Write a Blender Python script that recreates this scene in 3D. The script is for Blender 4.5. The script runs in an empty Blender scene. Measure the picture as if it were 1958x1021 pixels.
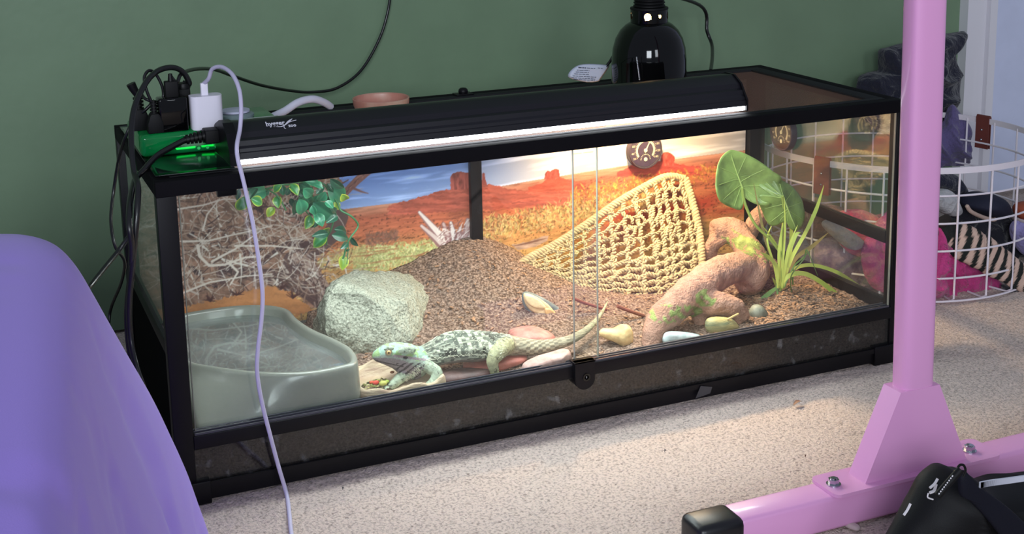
import bpy, bmesh, math, random
import numpy as np
from mathutils import Vector, Matrix, noise

random.seed(7); rng = np.random.default_rng(7)
scene = bpy.context.scene
COL = scene.collection

# ---------------------------------------------------------------- camera
CAM = Vector((-.2264, -1.6898, .8580)); ROT = (1.3694, .0180, -.4097); FPX = 2519.4; CYP = 235.0
cd = bpy.data.cameras.new('camera'); cam = bpy.data.objects.new('camera', cd); COL.objects.link(cam)
cam.location = CAM; cam.rotation_euler = ROT
cd.sensor_width = 36; cd.lens = FPX/1958*36; cd.shift_y = -(510.5-CYP)/1958; cd.clip_start = .05; cd.clip_end = 50
scene.camera = cam
scene.view_settings.view_transform = 'Standard'; scene.view_settings.look = 'None'
scene.view_settings.gamma = 1; scene.view_settings.use_curve_mapping = False
scene.view_settings.exposure = 0.0

# ---------------------------------------------------------------- world and daylight
w = bpy.data.worlds.new('world'); scene.world = w; w.use_nodes = True
bg = w.node_tree.nodes['Background']; bg.inputs[0].default_value = (.66, .73, .92, 1); bg.inputs[1].default_value = .37

def area(name, loc, target, sx, sy, power, col):
    l = bpy.data.lights.new(name, 'AREA'); l.shape = 'RECTANGLE'; l.size = sx; l.size_y = sy; l.energy = power; l.color = col
    o = bpy.data.objects.new(name, l); COL.objects.link(o); o.location = loc
    o.rotation_euler = (Vector(target)-Vector(loc)).to_track_quat('-Z', 'Y').to_euler()
    return o
area('window_daylight', (-1.3, -3.6, 1.45), (.5, .4, .3), 1.1, .9, 74, (.86, .92, 1.0))
area('second_window_daylight', (.5, -3.9, 1.5), (.8, .4, .3), .7, .9, 24, (.86, .92, 1.0))

# ---------------------------------------------------------------- pixel <-> world for placing things at their own depth
MR = Matrix.Identity(3)
from mathutils import Euler
MR = Euler(ROT, 'XYZ').to_matrix()
def ray(u, v): return MR @ Vector(((u-979)/FPX, -(v-CYP)/FPX, -1.0))
def at(u, v, Y): d = ray(u, v); return CAM + d*((Y-CAM.y)/d.y)
def atz(u, v, z=0.0): d = ray(u, v); return CAM + d*((z-CAM.z)/d.z)
def atx(u, v, X): d = ray(u, v); return CAM + d*((X-CAM.x)/d.x)
MRn = np.array(MR)
def pix(P):
    q = (np.asarray(P, float)-np.array(CAM)) @ MRn
    return 979+FPX*q[..., 0]/-q[..., 2], CYP-FPX*q[..., 1]/-q[..., 2]

# ---------------------------------------------------------------- materials
def lin(c):
    return tuple((x/255/12.92 if x/255 <= .04045 else ((x/255+.055)/1.055)**2.4) for x in c[:3])
MATS = {}
def mat(name, c, rough=.5, metal=0, bump=None, var=0, vscale=8, c2=None, coat=0, attr=None, spec=.5, trans=0, ior=1.45,
        stretch=None, distort=0, sheen=0, sss=0, ramp=(.35, .65)):
    if name in MATS: return MATS[name]
    m = bpy.data.materials.new(name); m.use_nodes = True; MATS[name] = m
    nt = m.node_tree; N = nt.nodes; L = nt.links; b = N['Principled BSDF']
    base = (*lin(c), 1)
    b.inputs['Base Color'].default_value = base; b.inputs['Roughness'].default_value = rough
    b.inputs['Metallic'].default_value = metal; b.inputs['Specular IOR Level'].default_value = spec
    b.inputs['Coat Weight'].default_value = coat; b.inputs['Coat Roughness'].default_value = .08
    b.inputs['Transmission Weight'].default_value = trans; b.inputs['IOR'].default_value = ior
    b.inputs['Sheen Weight'].default_value = sheen
    tc = N.new('ShaderNodeTexCoord'); vec = tc.outputs['Object']
    if stretch:
        mp = N.new('ShaderNodeMapping'); mp.inputs['Scale'].default_value = stretch; L.new(vec, mp.inputs[0]); vec = mp.outputs[0]
    col_out = None
    if attr:
        a = N.new('ShaderNodeAttribute'); a.attribute_name = attr; col_out = a.outputs['Color']
    if c2 is not None:
        n = N.new('ShaderNodeTexNoise'); n.inputs['Scale'].default_value = vscale; n.inputs['Detail'].default_value = 6
        n.inputs['Distortion'].default_value = distort
        L.new(vec, n.inputs['Vector'])
        r = N.new('ShaderNodeValToRGB'); r.color_ramp.elements[0].position = ramp[0]; r.color_ramp.elements[1].position = ramp[1]
        r.color_ramp.elements[0].color = base; r.color_ramp.elements[1].color = (*lin(c2), 1)
        L.new(n.outputs['Fac'], r.inputs[0]); col_out = r.outputs[0]
    if var:
        n = N.new('ShaderNodeTexNoise'); n.inputs['Scale'].default_value = vscale*3; n.inputs['Detail'].default_value = 8
        L.new(vec, n.inputs['Vector'])
        mr = N.new('ShaderNodeMapRange'); mr.inputs[1].default_value = .3; mr.inputs[2].default_value = .7
        mr.inputs[3].default_value = 1-var; mr.inputs[4].default_value = 1+var; L.new(n.outputs['Fac'], mr.inputs[0])
        mx = N.new('ShaderNodeVectorMath'); mx.operation = 'SCALE'
        if col_out: L.new(col_out, mx.inputs[0])
        else: mx.inputs[0].default_value = base[:3]
        L.new(mr.outputs[0], mx.inputs['Scale']); col_out = mx.outputs[0]
    if col_out: L.new(col_out, b.inputs['Base Color'])
    if bump:
        kind, sc, st, dist = bump
        if kind == 'voronoi':
            n = N.new('ShaderNodeTexVoronoi'); n.inputs['Scale'].default_value = sc; h = n.outputs['Distance']
        elif kind == 'wave':
            n = N.new('ShaderNodeTexWave'); n.inputs['Scale'].default_value = sc; n.inputs['Distortion'].default_value = 1; h = n.outputs['Fac']
        else:
            n = N.new('ShaderNodeTexNoise'); n.inputs['Scale'].default_value = sc; n.inputs['Detail'].default_value = 8; h = n.outputs['Fac']
        L.new(vec, n.inputs['Vector'])
        bp = N.new('ShaderNodeBump'); bp.inputs['Strength'].default_value = st; bp.inputs['Distance'].default_value = dist
        L.new(h, bp.inputs['Height']); L.new(bp.outputs[0], b.inputs['Normal'])
    return m
def emit(name, c, s):
    if name in MATS: return MATS[name]
    m = bpy.data.materials.new(name); m.use_nodes = True; MATS[name] = m; nt = m.node_tree
    nt.nodes.remove(nt.nodes['Principled BSDF']); e = nt.nodes.new('ShaderNodeEmission')
    e.inputs[0].default_value = (*lin(c), 1); e.inputs[1].default_value = s
    nt.links.new(e.outputs[0], nt.nodes['Material Output'].inputs[0]); return m
def glass(name, tint=(250, 253, 251), f0=.04, dirt_haze=.0, k=.9, patch=(.35, .75), dscale=14):
    """thin pane: clear transmission plus a Schlick reflection that works on both faces of the pane"""
    m = bpy.data.materials.new(name); m.use_nodes = True; MATS[name] = m; nt = m.node_tree; N = nt.nodes; L = nt.links
    N.remove(N['Principled BSDF'])
    g = N.new('ShaderNodeNewGeometry'); d = N.new('ShaderNodeVectorMath'); d.operation = 'DOT_PRODUCT'
    L.new(g.outputs['Normal'], d.inputs[0]); L.new(g.outputs['Incoming'], d.inputs[1])
    def M(op, a, b_=None):
        x = N.new('ShaderNodeMath'); x.operation = op
        for i, q in enumerate((a, b_)):
            if q is None: continue
            if isinstance(q, (int, float)): x.inputs[i].default_value = q
            else: L.new(q, x.inputs[i])
        return x.outputs[0]
    c = M('ABSOLUTE', d.outputs['Value']); c = M('SUBTRACT', 1.0, c); c = M('POWER', c, 5.0); c = M('MULTIPLY', c, k); c = M('ADD', c, f0)
    t = N.new('ShaderNodeBsdfTransparent'); t.inputs[0].default_value = (*lin(tint), 1)
    gl = N.new('ShaderNodeBsdfGlossy'); gl.inputs['Roughness'].default_value = 0.0; gl.inputs['Color'].default_value = (1, 1, 1, 1)
    mx = N.new('ShaderNodeMixShader'); L.new(c, mx.inputs[0]); L.new(t.outputs[0], mx.inputs[1]); L.new(gl.outputs[0], mx.inputs[2])
    out = mx.outputs[0]
    if dirt_haze:
        n = N.new('ShaderNodeTexNoise'); n.inputs['Scale'].default_value = dscale; n.inputs['Detail'].default_value = 8
        tc = N.new('ShaderNodeTexCoord'); L.new(tc.outputs['Object'], n.inputs['Vector'])
        mr = N.new('ShaderNodeMapRange'); mr.inputs[1].default_value = patch[0]; mr.inputs[2].default_value = patch[1]
        mr.inputs[3].default_value = dirt_haze*(.4 if patch[0] < .4 else .06); mr.inputs[4].default_value = dirt_haze; L.new(n.outputs['Fac'], mr.inputs[0])
        df = N.new('ShaderNodeBsdfDiffuse'); df.inputs[0].default_value = (.75, .78, .78, 1)
        m2 = N.new('ShaderNodeMixShader'); L.new(mr.outputs[0], m2.inputs[0]); L.new(out, m2.inputs[1]); L.new(df.outputs[0], m2.inputs[2]); out = m2.outputs[0]
    L.new(out, N['Material Output'].inputs[0]); return m

BLACK = mat('black_plastic', (14, 13, 17), .42, bump=('noise', 300, .05, .001), spec=.25)
BLACKG = mat('black_gloss', (5, 5, 6), .06, spec=.42)
BLACKM = mat('black_matte', (9, 9, 11), .6, spec=.3)
RUBBER = mat('black_rubber', (8, 8, 9), .45, spec=.35)
PINKP = mat('pink_paint', (222, 158, 206), .34, coat=.25, bump=('noise', 160, .03, .001))
CHROME = mat('zinc_steel', (190, 192, 200), .22, metal=1)
WHITEP = mat('white_plastic', (232, 228, 240), .35)
WIRE = mat('white_wire_enamel', (225, 218, 226), .35)
PANE = glass('pane_glass', dirt_haze=.004)
PANES = glass('side_pane_glass', f0=.07, dirt_haze=.02)
PANED = glass('dusty_glass', tint=(182, 178, 176), dirt_haze=.20, patch=(.60, .80), dscale=48)

# ---------------------------------------------------------------- object helpers
def base_of(parent):
    v = Vector((0, 0, 0)); p = parent
    while p is not None: v = v + p.location; p = p.parent
    return v
def meshobj(name, verts, faces, material, parent=None, smooth=True, auto=None):
    me = bpy.data.meshes.new(name)
    b = base_of(parent) if parent else Vector((0, 0, 0))
    if isinstance(verts, np.ndarray): V = (verts - np.array(b)).tolist()
    else: V = [(v[0]-b.x, v[1]-b.y, v[2]-b.z) for v in verts]
    me.from_pydata(V, [], faces if isinstance(faces, list) else faces.tolist()); me.update()
    if material: me.materials.append(material)
    if smooth:
        me.polygons.foreach_set('use_smooth', [True]*len(me.polygons))
        if auto is not None: me.set_sharp_from_angle(angle=math.radians(auto))
    o = bpy.data.objects.new(name, me); COL.objects.link(o); o.parent = parent
    return o
def thing(name, label, cat, loc=(0, 0, 0), group=None):
    o = bpy.data.objects.new(name, None); COL.objects.link(o); o.location = Vector(loc); o.empty_display_size = .02
    o['label'] = label; o['category'] = cat
    if group: o['group'] = group
    return o
def tag(o, label, cat, group=None, kind=None):
    o['label'] = label; o['category'] = cat
    if group: o['group'] = group
    if kind: o['kind'] = kind
    return o
def structure(o): o['kind'] = 'structure'; return o
class MB:
    """collects closed shapes into one mesh"""
    def __init__(s): s.v = []; s.f = []
    def add(s, V, F):
        n = len(s.v); s.v += [tuple(p) for p in V]; s.f += [tuple(i+n for i in f) for f in F]; return s
    def box(s, x0, y0, z0, x1, y1, z1, bev=0):
        if bev:
            bm = bmesh.new(); bmesh.ops.create_cube(bm, size=1)
            for v in bm.verts: v.co = Vector(((x0+x1)/2+v.co.x*(x1-x0), (y0+y1)/2+v.co.y*(y1-y0), (z0+z1)/2+v.co.z*(z1-z0)))
            bmesh.ops.bevel(bm, geom=bm.edges[:], offset=bev, segments=3, affect='EDGES', profile=.5)
            s.bm(bm); return s
        V = [(x0, y0, z0), (x1, y0, z0), (x1, y1, z0), (x0, y1, z0), (x0, y0, z1), (x1, y0, z1), (x1, y1, z1), (x0, y1, z1)]
        return s.add(V, [(0, 3, 2, 1), (4, 5, 6, 7), (0, 1, 5, 4), (1, 2, 6, 5), (2, 3, 7, 6), (3, 0, 4, 7)])
    def bm(s, bm):
        bm.verts.index_update(); s.add([v.co for v in bm.verts], [[v.index for v in f.verts] for f in bm.faces]); bm.free(); return s
    def tube(s, pts, r, n=10, closed=False, flat=None):
        pts = [Vector(p) for p in pts]; m = len(pts); R = r if hasattr(r, '__len__') else [r]*m
        T = []
        for i in range(m):
            a = pts[(i-1) % m] if (closed or i > 0) else pts[i]; b = pts[(i+1) % m] if (closed or i < m-1) else pts[i]
            t = (b-a); T.append(t.normalized() if t.length > 1e-9 else Vector((0, 0, 1)))
        u = T[0].orthogonal().normalized(); V = []; F = []
        for i in range(m):
            u = (u - T[i]*u.dot(T[i])); u = u.normalized() if u.length > 1e-6 else T[i].orthogonal().normalized()
            w_ = T[i].cross(u)
            for k in range(n):
                a = 2*math.pi*k/n
                V.append(pts[i] + (u*math.cos(a)+w_*math.sin(a))*R[i])
        for i in range(m if closed else m-1):
            j = (i+1) % m
            for k in range(n):
                F.append((i*n+k, i*n+(k+1) % n, j*n+(k+1) % n, j*n+k))
        if not closed:
            F.append(tuple(range(n-1, -1, -1))); F.append(tuple((m-1)*n+k for k in range(n)))
        return s.add(V, F)
    def lathe(s, prof, c=(0, 0, 0), n=40, M=None):
        V = []; F = []
        for r, z in prof:
            for k in range(n):
                a = 2*math.pi*k/n; p = Vector((r*math.cos(a), r*math.sin(a), z))
                if M is not None: p = M @ p
                V.append(p+Vector(c))
        m = len(prof)
        for i in range(m-1):
            for k in range(n): F.append((i*n+k, i*n+(k+1) % n, (i+1)*n+(k+1) % n, (i+1)*n+k))
        if prof[0][0] > 1e-6: F.append(tuple(range(n-1, -1, -1)))
        if prof[-1][0] > 1e-6: F.append(tuple((m-1)*n+k for k in range(n)))
        return s.add(V, F)
    def prism(s, poly, axis, a, b):
        """polygon extruded along an axis; poly in the two other axes"""
        def P(p, t): return {'x': (t, p[0], p[1]), 'y': (p[0], t, p[1]), 'z': (p[0], p[1], t)}[axis]
        n = len(poly); V = [P(p, a) for p in poly]+[P(p, b) for p in poly]
        F = [(i, (i+1) % n, n+(i+1) % n, n+i) for i in range(n)]+[tuple(range(n-1, -1, -1)), tuple(range(n, 2*n))]
        return s.add(V, F)
    def obj(s, name, material, parent=None, smooth=True, auto=40, fix=True):
        o = meshobj(name, s.v, s.f, material, parent, False)
        if fix:
            bm = bmesh.new(); bm.from_mesh(o.data); bmesh.ops.recalc_face_normals(bm, faces=bm.faces[:]); bm.to_mesh(o.data); bm.free()
        if smooth:
            o.data.polygons.foreach_set('use_smooth', [True]*len(o.data.polygons)); o.data.set_sharp_from_angle(angle=math.radians(auto))
        return o
def spline(P, n=8, closed=False):
    P = [Vector(p) for p in P]; m = len(P); out = []
    R = range(m if closed else m-1)
    for i in R:
        if closed: a, b, c, d = P[(i-1) % m], P[i], P[(i+1) % m], P[(i+2) % m]
        else: a, b, c, d = P[max(i-1, 0)], P[i], P[i+1], P[min(i+2, m-1)]
        for k in range(n):
            t = k/n; out.append(.5*((2*b)+(c-a)*t+(2*a-5*b+4*c-d)*t*t+(3*b-a-3*c+d)*t*t*t))
    if not closed: out.append(P[-1])
    return out
def fsp(vals, n):    # spline a scalar list to match spline()
    return [v.x for v in spline([(x, 0, 0) for x in vals], n)]
def ell(c, r, sub=3):
    bm = bmesh.new(); bmesh.ops.create_icosphere(bm, subdivisions=sub, radius=1)
    for v in bm.verts: v.co = Vector((c[0]+v.co.x*r[0], c[1]+v.co.y*r[1], c[2]+v.co.z*r[2]))
    return bm
def nz(p, s, o=0): return noise.noise(Vector((p[0]*s+o, p[1]*s+o*1.7, p[2]*s-o)))
def puff(name, pts, D, material, parent=None, rings=14, n=72, p=2.2, amp=0, nscale=20, fold=None, back=1.0, seed=0, fine=0, axis=None, sharp=None):
    """closed body grown from a 3-D outline: swells by D towards the viewer's side and D*back behind"""
    P = spline(pts, max(2, n//len(pts)), True); m = len(P)
    c = sum(P, Vector())/m
    ax = Vector(axis) if axis else Vector((0, -1, 0))
    V = []; F = []
    def side(sg, Dd):
        start = len(V)
        for i in range(rings):
            r = (i+1)/rings
            for q in P:
                b = c+(q-c)*r; t = Dd*max(0, 1-r**p)**.5
                nn = (nz(b, nscale, seed)*amp + nz(b, nscale*3.1, seed+5)*fine)*(1 if r < .999 else 0)
                if fold: nn += fold(b, r)*(1-r**6)
                V.append(b+ax*(sg*t+sg*nn*(1 if sg > 0 else .5)))
        V.append(c+ax*(sg*Dd+sg*(nz(c, nscale, seed)*amp))); ce = len(V)-1
        for i in range(rings-1):
            for k in range(m):
                a, b_, c_, d = start+i*m+k, start+i*m+(k+1) % m, start+(i+1)*m+(k+1) % m, start+(i+1)*m+k
                F.append((a, b_, c_, d) if sg > 0 else (a, d, c_, b_))
        for k in range(m):
            F.append((ce, start+(k+1) % m, start+k) if sg > 0 else (ce, start+k, start+(k+1) % m))
    side(1, D); side(-1, D*back)
    o = meshobj(name, V, F, material, parent, False)
    bm = bmesh.new(); bm.from_mesh(o.data); bmesh.ops.remove_doubles(bm, verts=bm.verts[:], dist=1e-5)
    bmesh.ops.recalc_face_normals(bm, faces=bm.faces[:]); bm.to_mesh(o.data); bm.free()
    o.data.polygons.foreach_set('use_smooth', [True]*len(o.data.polygons))
    if sharp: o.data.set_sharp_from_angle(angle=math.radians(sharp))
    return o
def remesh(o, size, smooth_it=0, factor=.5):
    md = o.modifiers.new('r', 'REMESH'); md.mode = 'VOXEL'; md.voxel_size = size; md.use_smooth_shade = True
    if smooth_it:
        s2 = o.modifiers.new('s', 'SMOOTH'); s2.iterations = smooth_it; s2.factor = factor
    dg = bpy.context.evaluated_depsgraph_get(); me = bpy.data.meshes.new_from_object(o.evaluated_get(dg))
    mats = list(o.data.materials); o.modifiers.clear(); o.data = me; me.materials.clear()
    for m_ in mats: me.materials.append(m_)
    me.polygons.foreach_set('use_smooth', [True]*len(me.polygons)); return o
def cols(o, C, name='Col'):
    a = o.data.color_attributes.new(name, 'FLOAT_COLOR', 'POINT')
    C = np.asarray(C, float)
    if C.shape[1] == 3: C = np.concatenate([C, np.ones((len(C), 1))], 1)
    a.data.foreach_set('color', C.ravel())
def vco(o):
    a = np.empty(len(o.data.vertices)*3); o.data.vertices.foreach_get('co', a); return a.reshape(-1, 3)
def linA(A):
    A = np.clip(np.asarray(A, float)/255, 0, 1); return np.where(A <= .04045, A/12.92, ((A+.055)/1.055)**2.4)
def vnoise(x, y, seed=0):
    """vectorised value noise in 0..1"""
    xi = np.floor(x).astype(np.int64); yi = np.floor(y).astype(np.int64); fx = x-xi; fy = y-yi
    fx = fx*fx*(3-2*fx); fy = fy*fy*(3-2*fy)
    def h(a, b):
        v = (a*374761393 + b*668265263 + seed*982451653) & 0xffffffff
        v = ((v ^ (v >> 13))*1274126177) & 0xffffffff
        return ((v ^ (v >> 16)) & 0xffff)/65535.
    return (h(xi, yi)*(1-fx)+h(xi+1, yi)*fx)*(1-fy)+(h(xi, yi+1)*(1-fx)+h(xi+1, yi+1)*fx)*fy
def fbm(x, y, o=4, seed=0):
    s = 0; a = .5
    for k in range(o): s = s+a*vnoise(x*2**k, y*2**k, seed+k*17); a *= .5
    return s/(1-.5**o)

# ================================================================ SETTING
L_, D_, H_ = 1.2, .416, .453        # terrarium outer size
WALLM = mat('green_wall_paint', (116, 140, 112), .42, bump=('noise', 55, .12, .004), var=.05, vscale=3, spec=.35)
structure(MB().box(-2.2, .75, 0, 1.985, .80, 2.4).obj('wall_back', WALLM, smooth=False))
# carpet: a fine looped pile as real relief near the camera, plain floor beyond
CARP = mat('carpet_pile', (222, 202, 190), .95, bump=('noise', 380, .9, .005), c2=(128, 108, 98), vscale=240, ramp=(.46, .76), spec=.1, sheen=.3)
FL = mat('carpet_far', (196, 180, 168), .95, bump=('noise', 260, .8, .006), c2=(150, 134, 124), vscale=180, ramp=(.42, .72), spec=.1)
structure(MB().box(-2.2, -4.2, -.04, 3.4, .80, -.006).obj('floor', FL, smooth=False))
def carpet_patch(x0, y0, x1, y1, st):
    nx = int((x1-x0)/st); ny = int((y1-y0)/st)
    X, Y = np.meshgrid(np.linspace(x0, x1, nx), np.linspace(y0, y1, ny))
    Z = -.0026+.0050*fbm(X/.0055, Y/.0055, 2, 3)+.0015*vnoise(X/.03, Y/.03, 9)-.0012
    edge = np.minimum(np.minimum(X-x0, x1-X), np.minimum(Y-y0, y1-Y)); Z = np.where(edge < .004, -.006, Z)
    V = np.stack([X, Y, Z], -1).reshape(-1, 3); i = np.arange(ny-1)[:, None]*nx+np.arange(nx-1)[None]
    F = np.stack([i, i+1, i+nx+1, i+nx], -1).reshape(-1, 4)
    return meshobj('carpet', V, F, CARP)
o = carpet_patch(-.25, -.70, 2.1, .74, .0042)
tag(o, 'cream looped-pile carpet covering the floor in front of the glass terrarium', 'carpet', kind='stuff')
# door with white casing on the same wall
DW = mat('white_door_paint', (205, 212, 236), .4, var=.03); CW = mat('casing_paint', (222, 220, 226), .35)
tr = MB()
for x0, x1, dy in ((1.985, 2.012, .028), (2.012, 2.052, .016), (2.052, 2.064, .030), (2.064, 2.083, .020)):
    tr.box(x0, .75-dy, 0, x1, .80, 2.2)
structure(tr.obj('trim_1', CW, smooth=False))
d1 = MB().box(2.083, .765, .01, 3.1, .80, 2.15).obj('door_1', DW, smooth=False); structure(d1)
hg = MB()
for zc in (.33, .20): hg.box(2.083, .757, zc-.018, 2.093, .766, zc+.018, .002)
hg.obj('hinge', mat('painted_hinge', (188, 192, 212), .4), d1)
mk = MB()
for z_, s_ in ((.372, .004), (.364, .003), (.357, .004), (.349, .006), (.338, .005), (.293, .004)): mk.box(2.10-s_, .7645, z_-.0012, 2.10+s_*.8, .7655, z_+.0012)
mk.obj('scuff_mark', mat('scuff', (96, 98, 130), .8), d1, smooth=False)
structure(MB().box(3.1, .74, 0, 3.4, .80, 2.3).obj('trim_2', CW, smooth=False))

# ================================================================ TERRARIUM
T = thing('terrarium', 'long glass terrarium with black frame standing on the carpet against the green wall', 'terrarium', (0, 0, 0))
XR = 1.188
b = MB(); b.box(.001, .001, .004, 1.199, .012, .027).box(.001, D_-.012, .004, 1.199, D_-.001, .027).box(.001, .012, .004, .012, D_-.012, .027).box(1.188, .012, .004, 1.199, D_-.012, .027)
b.box(.012, .012, .006, 1.188, D_-.012, .012)
b.prism([(.0, .022), (-.003, .022), (-.003, .03), (.0, .03)], 'x', .04, 1.16)
b.obj('base_frame', BLACK, T)
for x0, x1 in ((-.003, .044), (1.156, 1.203)):
    for y0, y1 in ((-.005, .04), (D_-.04, D_+.004)):
        MB().box(x0, y0, 0, x1, y1, .033, .0015).obj('corner_foot', BLACK, T)
for x0, x1, y0, y1 in ((0, .026, 0, .02), (XR, 1.2, 0, .02), (0, .02, D_-.02, D_), (1.166, 1.2, D_-.02, D_)):
    MB().box(x0, y0, .03, x1, y1, .4325, .001).obj('corner_post', BLACK, T)
b = MB().box(0, 0, .432, 1.2, .022, H_, .0012).box(0, D_-.022, .432, 1.2, D_, H_, .0012).box(0, .022, .432, .022, D_-.022, H_, .0012).box(1.178, .022, .432, 1.2, D_-.022, H_, .0012)
b.obj('top_frame', mat('top_frame_black', (14, 13, 17), .8, spec=.12), T)
b = MB().box(.026, -.001, .079, XR, .024, .0985, .0008)
b.obj('front_rail', BLACK, T)
b = MB(); 
for y_ in (.001, .009, .017): b.box(.028, y_, .098, XR-.002, y_+.0016, .1015)
b.obj('door_track', mat('track_grey', (74, 74, 82), .3), T, smooth=False)
MB().box(.590, .396, .09, .611, .4075, .432, .001).obj('centre_post', BLACK, T)
for x0, x1 in ((.003, .013), (1.187, 1.197)):
    MB().box(x0, .02, .205, x1, D_-.02, .226, .0008).obj('side_rail', BLACK, T)
MB().box(1.186, .02, .027, 1.198, D_-.02, .108, .0008).obj('side_sill', BLACK, T)
MB().box(.004, .02, .027, .009, D_-.02, .205).obj('side_panel', mat('side_panel_black', (10, 10, 12), .9, spec=.05), T)
o = MB().box(.026, .003, .027, XR, .007, .0795).obj('lower_pane', PANED, T, smooth=False)
xa = at(1092, 480, .014).x; xb = at(1146, 480, .007).x
for nm, x0, x1, y_ in (('sliding_door', .031, xb, .012), ('sliding_door', xa, XR-.001, .004)):
    dd = MB().box(x0, y_, .1005, x1, y_+.004, .434).obj(nm, PANE, T, smooth=False)
    for xe in (x0-.0006, x1-.0004): MB().box(xe, y_, .1005, xe+.001, y_+.004, .433).obj('polished_edge', mat('glass_edge', (150, 150, 140), .25), dd, smooth=False)
MB().box(1.190, .02, .226, 1.194, D_-.02, .433).obj('side_pane', PANES, T, smooth=False)
MB().box(1.190, .02, .107, 1.194, D_-.02, .206).obj('side_pane', PANES, T, smooth=False)
MB().box(.006, .02, .226, .010, D_-.02, .433).obj('side_pane', PANES, T, smooth=False)
MB().box(.02, D_-.004, .03, 1.17, D_-.0005, .433).obj('back_pane', PANE, T, smooth=False)
# sliding door lock
c = at(1117, 712, -.008)
lk = MB(); pr = [(c.x-.0165, .1075), (c.x-.0165, .083)]+[(c.x+.0165*math.sin(a), .079-.0165*math.cos(a)*1.0) for a in [math.radians(t) for t in range(-80, 81, 16)]]+[(c.x+.0165, .083), (c.x+.0165, .1075)]
lk.prism(pr, 'y', -.0115, -.0015); lk.box(c.x-.018, -.0115, .1045, c.x+.018, .006, .1075, .0006)
lko = lk.obj('door_lock', BLACK, T, auto=30)
kh = MB(); RX = Matrix.Rotation(math.pi/2, 3, 'X')
kh.lathe([(.0, 0), (.0035, 0), (.0035, .0015), (.0062, .0015), (.0062, .0), (.0066, -.001)], (c.x+.002, -.0115, .082), 24, RX)
kh.obj('key_cylinder', BLACKG, lko)
MB().box(c.x+.0012, -.0122, .0805, c.x+.0028, -.0112, .0835).obj('key_slot', mat('key_slot', (120, 120, 124), .4), lko, smooth=False)
c = at(434, 371, .015); MB().box(c.x-.013, .012, .421, c.x+.013, .02, .4335, .001).obj('door_stop', BLACK, T)
# mesh lid
lid = MB()
for x0, y0, x1, y1 in ((.022, .022, 1.178, .034), (.022, D_-.044, 1.178, D_-.022), (.022, .034, .04, D_-.044), (1.150, .034, 1.178, D_-.044)):
    lid.box(x0, y0, .446, x1, y1, .4535, .0008)
lid.obj('lid_frame', mat('lid_frame_dark', (34, 35, 38), .75, spec=.2), T)
sc = MB()
x = .042
while x < 1.15: sc.box(x, .034, .4496, x+.0005, .373, .4501); x += .0034
y = .036
while y < .372: sc.box(.04, y, .4500, 1.15, y+.0005, .4505); y += .0034
o = sc.obj('mesh_screen', mat('screen_wire_lit', (74, 56, 48), .6), T, smooth=False, fix=False); o['kind'] = 'stuff'  # wires tinted brown to imitate warm light from the tank below
kn = at(900, 184, .36)
k = thing('screw_clip', 'small black screw clip standing on the back edge of the terrarium lid', 'clip', (kn.x, .395, .4535))
MB().box(kn.x-.016, .384, .4535, kn.x+.016, .406, .456, .0008).obj('clip_plate', BLACK, k)
MB().lathe([(0, .455), (.0075, .455), (.0085, .459), (.0075, .463), (.005, .465), (0, .4655)], (kn.x, .395, 0), 20).obj('screw_head', BLACK, k)

# ================================================================ PRINTED BACKGROUND POSTER (flat print painted into a fine grid)
U0, U1, V0, V1 = 150, 1470, 215, 690
S = 1; Wc, Hc = (U1-U0), (V1-V0)
gu, gv = np.meshgrid(np.arange(Wc)+U0+.5, np.arange(Hc)+V0+.5)
def lerpc(t, stops):
    xs = [s[0] for s in stops]; return np.stack([np.interp(t, xs, [s[1][k] for s in stops]) for k in range(3)], -1)
cv = lerpc(gu, [(150, (64, 108, 200)), (640, (66, 116, 222)), (860, (84, 130, 222)), (960, (140, 160, 212)), (1060, (200, 188, 182)), (1180, (208, 186, 152)), (1470, (198, 178, 168))])
hor = np.interp(gu, [150, 340, 640, 830, 1020, 1200, 1425, 1470], [476, 440, 402, 379, 345, 316, 287, 281])
dv = gv-hor
up = np.clip(-dv/90, 0, 1)[..., None]
cv = cv*(.50+.50*up)+np.array([196, 204, 220])*(.50-.50*up)*1.0
wis = fbm((gu+gv*.6)/90, (dv)/9, 4, 2)[..., None]
cv = cv+np.clip(wis-.5, 0, 1)*190
gr = lerpc(dv+6*fbm(gu/60, dv/12, 3, 4), [(0, (196, 150, 122)), (8, (190, 120, 92)), (28, (192, 92, 62)), (60, (196, 104, 66)), (95, (205, 136, 78)), (140, (206, 156, 88)), (190, (206, 160, 92)), (250, (200, 140, 84))])
st = fbm(gu/34, (dv)/3.2, 4, 8)[..., None]; gr = gr*(.72+.56*st)
redm = (np.clip((gu-1080)/120, 0, 1)*np.clip(1-np.abs(dv-95)/45, 0, 1)*np.clip(fbm(gu/70, dv/16, 3, 12)*2.2-.5, 0, 1))[..., None]
gr = gr*(1-redm)+np.array([176, 52, 36])*redm
dots = (fbm(gu/5, dv/2.2, 2, 31) > .71)[..., None]*(dv[..., None] > 14); gr = np.where(dots, gr*.62, gr)
m = (dv > 0)[..., None]; cv = np.where(m, gr, cv)
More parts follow.
